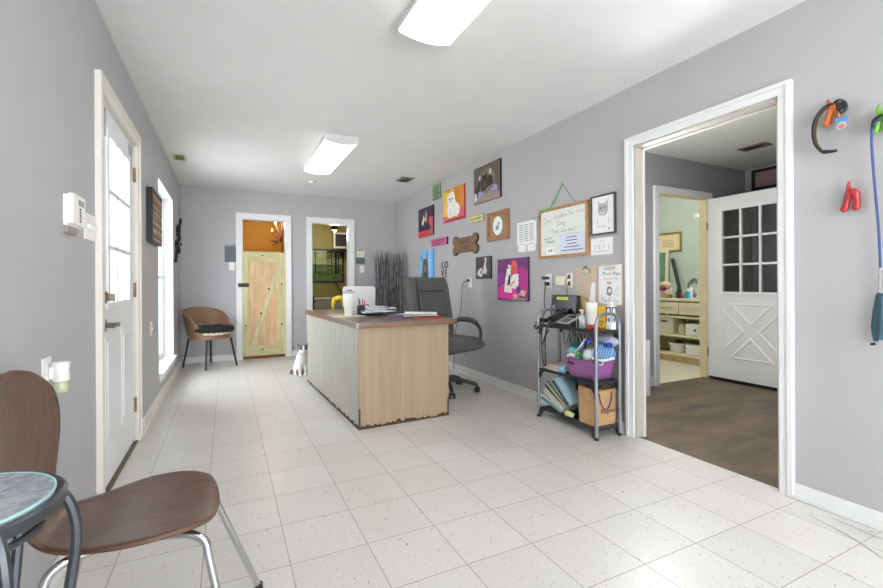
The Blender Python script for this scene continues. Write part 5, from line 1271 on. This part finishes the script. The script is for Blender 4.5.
b = MB(); b.tube([(2.305, 2.52, zb), (2.33, 2.48, zb+.06)], [.006, .008], M('lime_green', (150, 190, 110), .4), 8); tool('green_stick', 'thin lime stick beside the green scoop', 'stick', b, (2.31, 2.5, zb))
b = MB(); b.ball((2.35, 2.40, zb+.045), (.05, .045, .05), M('clear_film', (206, 208, 210), .2, var=.08), 14, 9); tool('clear_bag', 'crumpled clear bag beside the green scoop in the basket', 'bag', b, (2.35, 2.4, zb))
b = MB(); b.ball((2.37, 2.40, zb+.10), (.025, .03, .022), M('olive_brown', (120, 110, 76), .6)); tool('olive_pad', 'small olive pad on top of the crumpled bag', 'pad', b, (2.37, 2.4, zb+.1))
b = MB(); b.ball((2.45, 2.33, zb+.15), (.04, .10, .045), M('lilac_grey', (176, 180, 200), .5), 16, 9); tool('grey_pouch', 'lilac grey pouch at the back of the heaped basket', 'pouch', b, (2.45, 2.33, zb+.1))
b = MB(); b.ball((2.40, 2.345, zb+.05), (.03, .03, .05), M('deep_blue', (44, 66, 160), .4)); tool('blue_bottle', 'deep blue bottle between the pouch and the slicker brush', 'bottle', b, (2.4, 2.345, zb))
o = MB().tube([(2.31, 2.565, z2+.026), (2.305, 2.60, z2+.03), (2.33, 2.64, z2+.024)], [.024, .028, .024], TQ, 12, smooth=4).build('aqua_bottle', loc=(2.3, 2.60, z2)); tag(o, 'aqua bottle lying between the pink cloth and the purple basket', 'bottle')
b = MB(); PK = M('pink_towel', (226, 204, 194), .95, var=.04, bump=.4, bscale=120)
for i in range(3): b.box(-.085, .085, -.10+.004*i, .10-.006*i, .014*i, .014*i+.0135, PK, MX.Translation((2.385, 2.715, z2)) @ MX.Rotation(R(-6+3*i), 4, 'Z'))
o = b.build('folded_towel', loc=(2.38, 2.7, z2), bevel=.006); tag(o, 'folded pale pink towel at the end of the middle shelf', 'towel')
b = MB(); rr = random.Random(9)
for i in range(6):
    p = [(2.44+.04*rr.random(), 2.74-.045*i+.02*rr.random(), z1-.022), (2.43+.05*rr.random(), 2.72-.045*i, z1-.08-.06*rr.random()), (2.44+.05*rr.random(), 2.70-.04*i, z1-.12-.05*rr.random()), (2.45, 2.66-.03*i, z1-.05)]
    b.tube(p, .0035, CB, 5, smooth=5)
o = b.build('tangled_cables', loc=(2.45, 2.65, z1-.1)); tag(o, 'tangle of thin black cables hanging behind the middle shelf', 'cable')
# bottom shelf: slumped magazines
covers = [((90, 170, 172), 'teal-covered'), ((214, 212, 208), 'plain white'), ((196, 206, 206), 'pale blue-grey'), ((226, 212, 190), 'cream-covered'), ((214, 214, 212), 'glossy white'),
          ((58, 58, 62), 'thick charcoal'), ((206, 214, 150), 'lime-covered'), ((120, 118, 120), 'black-and-white patterned'), ((210, 200, 196), 'pale rose'), ((60, 60, 66), 'thin black'), ((150, 196, 214), 'sky blue'), ((176, 206, 220), 'light blue')]
where = ['lowest of the slumped row', 'lying on the teal one', 'third up in the slumped row', 'below the glossy white one', 'just below the charcoal one', 'standing up highest beside the rack post', 'leaning on the charcoal one', 'in the middle of the slumped row', 'above the patterned one', 'beside the paler ones', 'just behind the thin black one', 'nearest the paper bag']
for i, ((rgb, nm), wh) in enumerate(zip(covers, where)):
    th = (.010, .012, .008, .014, .012, .022, .012, .024, .012, .012, .012, .014)[i]
    ang = R(15+2.7*i); fy = 2.615-.010*i
    ln = (.24, .25, .22, .24, .25, .265, .26, .26, .27, .235, .25, .24)[i]
    X = MX.Translation((2.392+.004*(i % 3), fy, z3+.008+.0115*i*(1-.03*i))) @ MX.Rotation(ang, 4, 'X')
    m = M('cover_%d' % i, rgb, .4, var=.1 if i != 7 else .8, scale=20 if i != 7 else 70)
    b = MB(); b.box(-.092, .092, 0, ln, -th/2, -th/2+.0015, m, X); b.box(-.089, .091, .003, ln-.003, -th/2+.0015, th/2-.0015, PC[1], X); b.box(-.092, .092, 0, ln, th/2-.0015, th/2, m, X); b.box(-.092, -.0905, 0, ln, -th/2, th/2, m if i in (0, 5, 6, 7, 9, 10) else PC[i % 3], X)
    o = b.build('magazine', loc=(2.392, fy, z3)); tag(o, nm+' magazine '+wh+' on the bottom shelf', 'magazine', 'magazines on the bottom shelf')
o = MB().tube([(2.30, 2.47, z3+.02), (2.285, 2.51, z3+.03), (2.30, 2.545, z3+.02)], [.018, .022, .018], M('lime_cover', (206, 214, 150), .5), 10, smooth=4).build('rolled_flyer', loc=(2.3, 2.5, z3)); tag(o, 'rolled yellow-green flyer beside the paper bag on the bottom shelf', 'flyer')
t = thing('storage_bag', 'dark blue-grey fabric bag at the back of the bottom shelf', 'bag', (2.46, 2.58, z3))
b = MB(); b.box(2.455, 2.525, 2.46, 2.74, z3, z3+.265, M('blue_grey_fabric', (96, 112, 146), .8, var=.08)); b.build('body', t, bevel=.02)
b = MB(); b.tube([(2.448, 2.66, z3+.20), (2.435, 2.64, z3+.26), (2.435, 2.60, z3+.26), (2.448, 2.58, z3+.20)], .009, BLACK, 8, smooth=4); b.box(2.438, 2.456, 2.57, 2.67, z3+.16, z3+.2, BLACK); b.build('handle', t, bevel=.003)
# paper bag
KR = M('kraft_paper', (196, 156, 110), .75, var=.06, scale=14, bump=.25, bscale=18)
t = thing('paper_bag', 'brown paper bag with purple handles and dark lettering on the bottom shelf', 'bag', (2.38, 2.36, z3))
x0, x1, y0, y1, hb = 2.295, 2.492, 2.25, 2.41, .25
b = MB(); b.add([(x0+.006, y0+.006, z3), (x1, y0+.006, z3), (x1, y1, z3), (x0+.006, y1, z3), (x0-.004, y0, z3+hb), (x1, y0, z3+hb), (x1, y1, z3+hb+.01), (x0-.004, y1, z3+hb+.01), (x0+.018, (y0+y1)/2, z3+hb), (x0+.004, (y0+y1)/2, z3)],
      [(3, 2, 1, 0, 9), (0, 1, 5, 4), (1, 2, 6, 5), (2, 3, 7, 6), (0, 4, 8, 9), (9, 8, 7, 3)], KR); b.build('bag_body', t, solid=.0015, angle=10)
F = frame((x0, y0+.001, z3), (1, 0, 0), (0, .0, 1))
b = MB(); b.text('Regency', F, .0065, .05, M('brown_lettering', (70, 52, 48), .7), .045, .088); b.build('lettering', t)
HP = M('purple_cord', (112, 40, 116), .5)
for y, z0 in ((y0-.006, -.02), (y1-.02, 0)):
    b = MB(); b.tube([(x0+.035, y+.004, z3+hb-.02), (x0+.04, y, z3+hb-.07), (x0+.07, y, z3+hb-.125), (x0+.10, y, z3+hb-.135), (x0+.13, y, z3+hb-.11), (x0+.15, y, z3+hb-.05), (x0+.152, y+.004, z3+hb-.015)] if z0 else [(x0+.035, y, z3+hb-.02), (x0+.05, y, z3+hb+.0), (x0+.09, y, z3+hb+.02), (x0+.13, y, z3+hb+.0), (x0+.145, y, z3+hb-.02)], .004, HP, 8, smooth=5); b.build('handle', t)
o = MB().ball((2.41, 2.36, z3+.27), (.05, .06, .03), M('plum_fabric', (70, 34, 70), .8, var=.2), 12, 8).build('plum_cloth', loc=(2.41, 2.36, z3+.25)); tag(o, 'dark plum cloth peeking out of the paper bag', 'cloth')

# ------------------------------------------------------------------ hooks and leads near the doorway
def dog_hook(name, label, loc, leg1, leg2, hip1, hip2, tail, m, r=.016):
    b = MB(); x = XR-.028
    P = lambda y, z, dx=0: V((x-dx, y, z))
    b.tube([P(*leg1), P((leg1[0]+hip1[0])/2+.001, (leg1[1]+hip1[1])/2+.006), P(*hip1)], [r*.9, r*.78, r*1.1], m, 10, smooth=4)
    b.tube([P(*leg2), P((leg2[0]+hip2[0])/2-.002, (leg2[1]+hip2[1])/2), P(*hip2)], [r*.9, r*.8, r*1.15], m, 10, smooth=4)
    for p in (leg1, leg2): b.ball(P(p[0]+.003, p[1]), r*1.0, m, 10, 8)
    b.tube([P(*hip1), P((hip1[0]+hip2[0])/2, max(hip1[1], hip2[1])+.006), P(*hip2)], r*1.15, m, 10, smooth=4); b.ball(P(*hip1), r*1.1, m, 10, 8); b.ball(P(*hip2), r*1.15, m, 10, 8)
    b.tube([P(*hip1), P((hip1[0]+tail[0])/2+.004, (hip1[1]+tail[1])/2), P(*tail)], [r*.9, r*.6, r*.35], m, 8, smooth=4); b.ball(P(*tail), r*.36, m, 8, 6)
    b.cyl((XR-.001, (hip1[0]+hip2[0])/2, (hip1[1]+hip2[1])/2), P((hip1[0]+hip2[0])/2, (hip1[1]+hip2[1])/2), r*.9, m, n=10)
    tmp = b.build('tmp', remesh=.003, smooth_it=3); me = evalmesh(tmp); bpy.data.objects.remove(tmp)
    me.materials.clear(); me.materials.append(m)
    for p in me.polygons: p.use_smooth = True; p.material_index = 0
    me.transform(MX.Translation(-V(loc))); me.name = name
    o = bpy.data.objects.new(name, me); COL.objects.link(o); o.location = loc; ROOT[o.name] = tuple(loc); tag(o, label, 'hook'); return o
dog_hook('dog_hook', 'red wall hook shaped like the back half of a dog', (XR, .955, 1.45), (.972, 1.412), (.931, 1.414), (.955, 1.478), (.936, 1.474), (.957, 1.532), M('red_gloss', (164, 30, 32), .3, coat=.3))
dog_hook('dog_hook', 'orange wall hook shaped like the back half of a dog, holding a collar', (XR, 1.02, 1.85), (1.035, 1.822), (.995, 1.822), (1.018, 1.885), (.998, 1.88), (1.033, 1.93), M('orange_gloss', (200, 98, 30), .3, coat=.3))
t = thing('dog_collar', 'black and tan dog collar with tags hanging on the orange hook', 'collar', (XR-.03, 1.03, 1.80))
b = MB(); CO = M('collar_weave', (70, 58, 44), .7, var=.7, scale=160); xk = XR-.04
b.tube([(xk, 1.005, 1.90), (xk, 1.04, 1.89), (xk, 1.07, 1.85), (xk, 1.08, 1.79), (xk, 1.07, 1.73), (xk, 1.045, 1.69)], .014, CO, 10, flat=(1, 0, 0), smooth=5)
b.tube([(xk-.0, 1.012, 1.905), (xk, 1.045, 1.895), (xk, 1.078, 1.85), (xk, 1.087, 1.79), (xk, 1.077, 1.73), (xk, 1.052, 1.688)], .013, M('navy_nylon', (40, 42, 58), .7), 8, flat=(1, 0, 0), smooth=5); b.build('strap', t)
b = MB(); b.tube([(xk, 1.005, 1.905), (xk, .985, 1.912), (xk, .965, 1.895), (xk, .962, 1.865), (xk, .978, 1.85), (xk, .992, 1.87)], .012, BLACK, 8, flat=(1, 0, 0), smooth=4); b.box(xk-.008, xk+.008, .968, .995, 1.865, 1.90, BLACK); b.tube([(xk, .985, 1.86), (xk-.006, .985, 1.84), (xk-.01, .978, 1.825)], .005, CHROME, 6); b.build('buckle', t)
b = MB(); b.tube([(xk, 1.045, 1.69), (xk-.004, 1.02, 1.684), (xk, .995, 1.683)], [.01, .008, .006], M('navy_nylon', (40, 42, 58), .7), 8); b.build('strap_end', t)
b = MB(); F = frame((xk-.012, .998, 1.80), (0, -1, 0), (0, 0, 1)); b.prism([(0, .004), (.008, 0), (.016, .006), (.034, .006), (.042, .0), (.05, .006), (.046, .014), (.05, .022), (.042, .028), (.034, .021), (.016, .021), (.008, .028), (0, .022), (.004, .014)], F, 0, .004, M('tag_blue', (60, 150, 214), .3, .3)); b.build('bone_tag', t)
b = MB(); b.cyl((xk-.018, .972, 1.785), (xk-.014, .972, 1.785), .019, CHROME, n=20); b.cyl((xk-.019, .972, 1.785), (xk-.018, .972, 1.785), .011, M('tag_pink', (196, 120, 110), .4), n=14); b.build('round_tag', t)
o = dog_hook('dog_hook', 'green wall hook at the top of the blue lead', (XR, .84, 1.76), (.866, 1.735), (.83, 1.735), (.85, 1.79), (.835, 1.79), (.855, 1.84), M('green_gloss', (108, 166, 40), .3, coat=.3))
t = thing('dog_lead', 'blue lead with a dark teal harness hanging from the green hook', 'lead', (XR-.04, .86, 1.3))
b = MB(); b.tube([(XR-.05, .842, 1.77), (XR-.052, .862, 1.76), (XR-.05, .872, 1.70), (XR-.035, .868, 1.5), (XR-.03, .858, 1.32), (XR-.03, .852, 1.14)], .005, M('blue_cord', (56, 82, 132), .6), 8, smooth=5); b.build('cord', t)
b = MB(); b.tube([(XR-.052, .836, 1.79), (XR-.054, .862, 1.775), (XR-.05, .868, 1.74)], .007, BLACK, 8, smooth=4); b.build('loop', t)
b = MB(); HT_ = M('dark_teal_fabric', (56, 84, 96), .8, var=.2)
b.tube([(XR-.03, .854, 1.03), (XR-.03, .858, .96), (XR-.032, .866, .88), (XR-.03, .868, .82)], [.012, .02, .018, .008], HT_, 8, flat=(0, 1, 0), smooth=4)
b.tube([(XR-.03, .848, 1.02), (XR-.03, .846, .92), (XR-.03, .852, .83)], .014, HT_, 8, smooth=4); b.tube([(XR-.03, .87, .81), (XR-.03, .885, .805)], .006, BLACK, 6); b.build('harness', t)
b = MB(); b.tube([(XR-.03, .852, 1.14), (XR-.03, .853, 1.08), (XR-.03, .855, 1.03)], [.006, .009, .007], CHROME, 8, smooth=4); b.build('clasp', t)
# clear cable on the floor
o = MB().tube([(2.27, .62, .005), (2.36, .80, .005), (2.415, .93, .005), (2.448, 1.01, .005), (2.452, 1.04, .006), (2.43, 1.058, .006), (2.40, 1.05, .005), (2.37, .98, .005), (2.34, .84, .005), (2.36, .70, .005)][::-1] if False else [(2.20, .62, .004), (2.27, .74, .004), (2.345, .86, .004), (2.395, .98, .004), (2.405, 1.04, .004), (2.418, 1.062, .004), (2.44, 1.06, .004), (2.466, 1.02, .004), (2.474, .95, .004), (2.455, .82, .004), (2.42, .66, .004)], .0028, M('clear_cable', (206, 204, 200), .3), 7, smooth=6).build('clear_cable', loc=(2.42, .95, 0)); tag(o, 'thin clear cable looping on the floor tiles by the baseboard', 'cable')

# ------------------------------------------------------------------ bentwood chair in front
def walnut(nt, b):
    tc = nt.nodes.new('ShaderNodeTexCoord'); mp = nt.nodes.new('ShaderNodeMapping'); mp.inputs['Scale'].default_value = (2, 22, 6)
    nt.links.new(tc.outputs['Object'], mp.inputs['Vector'])
    n = nt.nodes.new('ShaderNodeTexNoise'); n.inputs['Scale'].default_value = 4; n.inputs['Detail'].default_value = 7; n.inputs['Distortion'].default_value = .5
    nt.links.new(mp.outputs['Vector'], n.inputs['Vector'])
    r = nt.nodes.new('ShaderNodeValToRGB'); e = r.color_ramp.elements; e[0].position = .3; e[1].position = .72
    e[0].color = (*lin((62, 38, 28)), 1); e[1].color = (*lin((104, 68, 48)), 1)
    nt.links.new(n.outputs['Fac'], r.inputs['Fac'])
    n2 = nt.nodes.new('ShaderNodeTexNoise'); n2.inputs['Scale'].default_value = 6; nt.links.new(tc.outputs['Object'], n2.inputs['Vector'])
    r2 = nt.nodes.new('ShaderNodeMapRange'); r2.inputs[1].default_value = .3; r2.inputs[2].default_value = .7; r2.inputs[3].default_value = .3; r2.inputs[4].default_value = .45
    nt.links.new(n2.outputs['Fac'], r2.inputs[0]); nt.links.new(r2.outputs[0], b.inputs['Roughness'])
    nt.links.new(r.outputs['Color'], b.inputs['Base Color']); b.inputs['Coat Weight'].default_value = .25; b.inputs['Coat Roughness'].default_value = .3
WAL = ramp_mat('walnut_veneer', walnut); PLYE = wood('ply_edge', (70, 46, 34), (112, 80, 60), .5, (1, 1, 60), 4)
cc = V((-.212, 1.468, 0))
nc = thing('bentwood_chair', 'dark walnut bentwood chair with waisted shell and chrome legs beside the glass stand', 'chair', tuple(cc))
prof = [(.188, .425, .02), (.176, .435, .10), (.15, .443, .165), (.08, .446, .203), (.0, .444, .207), (-.07, .440, .185), (-.13, .438, .155), (-.18, .445, .125), (-.212, .468, .110), (-.228, .505, .108), (-.238, .56, .128), (-.246, .62, .170), (-.255, .68, .205), (-.263, .73, .215), (-.271, .78, .198), (-.278, .825, .14), (-.281, .85, .085), (-.283, .862, .02)]
C3 = crom([V(p) for p in prof], 4)
def shell(u, v):
    i = v*(len(C3)-1); a = C3[int(i)]; k = (u-.5)*2
    j = min(len(C3)-1, int(i)+1); i0 = max(0, int(i)-1); tn = V((C3[j].x-C3[i0].x, 0, C3[j].y-C3[i0].y)).normalized()
    nrm = V((-tn.z, 0, tn.x))                       # toward the sitter / upward
    if nrm.dot(V((.6, 0, .8))) < 0: nrm = -nrm
    dish = .016*k*k*(a.z/.2)
    return cc+V((a.x, k*a.z, a.y))+nrm*dish
b = MB(); b.grid(shell, 21, len(C3), WAL); sh = b.build('seat_shell', nc, solid=.011)
sh.data.materials.append(PLYE); sh.modifiers['s'].material_offset_rim = 1
legs = [((-.02, -.10, .428), (.115, -.145, .428), (.16, -.165, .405), (.24, -.215, .012)),
        ((-.02, .10, .428), (.13, .125, .428), (.165, .145, .405), (.31, .207, .012)),
        ((-.06, -.10, .424), (-.13, -.14, .424), (-.165, -.155, .40), (-.27, -.235, .012)),
        ((-.06, .10, .424), (-.13, .13, .424), (-.16, .145, .40), (-.235, .20, .012))]
for q in legs:
    p = [cc+V(x) for x in q]
    m1 = p[1].lerp(p[2], .5)+V((0, 0, .006))
    b = MB(); b.tube([p[0], p[0].lerp(p[1], .7), p[1], m1, p[2], p[2].lerp(p[3], .1), p[2].lerp(p[3], .6), p[3]], .0105, CHROME, 12, smooth=4)
    l = b.build('leg', nc); MB().cyl(p[3]+V((0, 0, -.012)), p[3]+V((0, 0, .012)), .014, BLACK, n=12).build('rubber_foot', l)
b = MB(); b.cyl(cc+V((-.04, 0, .420)), cc+V((-.04, 0, .434)), .11, BLACKM, n=24); b.build('mount_plate', nc)
# glass-topped stand
GRY = M('gunmetal', (70, 72, 76), .32, .6, var=.04)
sc0 = V((-.387, .922, .733)); st = thing('glass_stand', 'round glass-topped metal stand with bowed legs in front of the walnut chair', 'stand', (sc0.x, sc0.y, 0))
def circ(r, z, n=48): return [(sc0.x+r*cos(2*pi*i/n), sc0.y+r*sin(2*pi*i/n), z) for i in range(n)]
b = MB(); prr = [(.130, -.014), (.142, -.014), (.146, -.006), (.146, .004), (.141, .008), (.134, .006), (.132, .0)]
n = 64; vs = []; 
for r, z in prr: vs += [V((sc0.x+r*cos(2*pi*i/n), sc0.y+r*sin(2*pi*i/n), sc0.z+z)) for i in range(n)]
k = len(prr); b.add(vs, [(a*n+i, a*n+(i+1) % n, ((a+1) % k)*n+(i+1) % n, ((a+1) % k)*n+i) for a in range(k) for i in range(n)], GRY); b.build('top_ring', st)
gm = bpy.data.materials.new('tabletop_glass'); gm.use_nodes = True
gb = gm.node_tree.nodes['Principled BSDF']; gb.inputs['Base Color'].default_value = (*lin((190, 214, 216)), 1); gb.inputs['Roughness'].default_value = .06
gb.inputs['Transmission Weight'].default_value = .35; gb.inputs['IOR'].default_value = 1.5
vn = gm.node_tree.nodes.new('ShaderNodeTexNoise'); vn.inputs['Scale'].default_value = 7; vn.inputs['Detail'].default_value = 5; vn.inputs['Distortion'].default_value = 1.5  # cloudy grey reflection painted into the glass colour
vr = gm.node_tree.nodes.new('ShaderNodeValToRGB'); vr.color_ramp.elements[0].position = .35; vr.color_ramp.elements[1].position = .65
vr.color_ramp.elements[0].color = (*lin((150, 160, 168)), 1); vr.color_ramp.elements[1].color = (*lin((206, 214, 218)), 1)
gm.node_tree.links.new(vn.outputs['Fac'], vr.inputs['Fac']); gm.node_tree.links.new(vr.outputs['Color'], gb.inputs['Base Color'])
b = MB(); b.lathe((sc0.x, sc0.y, sc0.z), [(.1315, .0), (.1315, .009), (.129, .011)], gm, 64); b.build('glass_top', st)
b = MB(); b.tube([(sc0.x+.1295*cos(2*pi*i/64), sc0.y+.1295*sin(2*pi*i/64), sc0.z+.0095) for i in range(64)], .0028, M('aqua_glass_edge', (160, 200, 202), .15), 6, closed=True); b.build('glass_edge', st)
b = MB(); b.tube([V((sc0.x+.115*cos(2*pi*i/48), sc0.y+.115*sin(2*pi*i/48), sc0.z-.04)) for i in range(48)], .006, GRY, 8, closed=True); b.build('lower_ring', st)
for k in range(6):
    a = R(15+60*k); d = V((cos(a), sin(a), 0)); tt = V((-sin(a), cos(a), 0)); base = V((sc0.x, sc0.y, 0))
    p = [base+d*r+V((0, 0, z)) for r, z in ((.138, .727), (.150, .70), (.157, .65), (.150, .58), (.13, .46), (.105, .34), (.11, .2), (.135, .08), (.155, .006))]
    b = MB(); b.tube(p, .0085, GRY, 8, smooth=5); b.build('leg', st)

# ------------------------------------------------------------------ light, camera
w = bpy.data.worlds.new('World'); scn.world = w; w.use_nodes = True; nt = w.node_tree; nt.nodes.clear()
wo = nt.nodes.new('ShaderNodeOutputWorld'); bg = nt.nodes.new('ShaderNodeBackground')
bg.inputs['Color'].default_value = (.88, .945, 1.0, 1); bg.inputs['Strength'].default_value = 9
nt.links.new(bg.outputs[0], wo.inputs['Surface'])
def light(kind, name, loc, energy, color=(1, 1, 1), size=.2, sizey=None, rot=(0, 0, 0)):
    l = bpy.data.lights.new(name, kind); l.energy = energy; l.color = color
    if kind == 'AREA':
        l.shape = 'RECTANGLE'; l.size = size; l.size_y = sizey or size
    else: l.shadow_soft_size = size
    o = bpy.data.objects.new(name, l); COL.objects.link(o); o.location = loc; o.rotation_euler = rot; return o
sun = light('SUN', 'sun', (0, 0, 6), 46, (.95, .975, 1), .01)
sun.rotation_euler = V((-.70, -.25, -.66)).to_track_quat('-Z', 'Y').to_euler()
light('POINT', 'washroom_lamp', (4.7, 4.3, 2.2), 24, (1, .93, .80), .15)
light('POINT', 'hall_fill_light', (2.95, 2.3, 1.5), 46, (.97, .985, 1), .15)  # added fill that brightens the hall door; no fixture stands here
light('POINT', 'chandelier_glow', (.74, 7.75, 2.12), 11, (1, .93, .8), .06)
light('POINT', 'olive_lamp', (1.685, 7.6, 1.95), 11, (1, .95, .86), .08)
cam = bpy.data.cameras.new('Camera'); co = bpy.data.objects.new('Camera', cam); COL.objects.link(co); scn.camera = co
FPX, U0, V0, YAW, HC_, ROLL = 436.79, 441.5, 284.07, .4577, 1.0788, -.0051
cam.sensor_fit = 'HORIZONTAL'; cam.sensor_width = 36; cam.lens = FPX/883*36
cam.shift_x = 0; cam.shift_y = (V0-294)/883
cam.clip_start = .02
r0 = V((cos(YAW), -sin(YAW), 0)); up = V((0, 0, 1)); fw = V((sin(YAW), cos(YAW), 0))
e1 = r0*cos(ROLL)+up*sin(ROLL); e2 = -r0*sin(ROLL)+up*cos(ROLL); e3 = -fw
m = MX((e1, e2, e3)).transposed().to_4x4(); m.translation = (0, 0, HC_); co.matrix_world = m
scn.view_settings.view_transform = 'Standard'; scn.view_settings.look = 'None'; scn.view_settings.gamma = 1
scn.view_settings.exposure = 0.11
scn.cycles.max_bounces = 10; scn.cycles.diffuse_bounces = 6; scn.cycles.transparent_max_bounces = 12
scn.cycles.use_denoising = True; scn.cycles.sample_clamp_indirect = 30
scn.cycles.caustics_reflective = False; scn.cycles.caustics_refractive = False
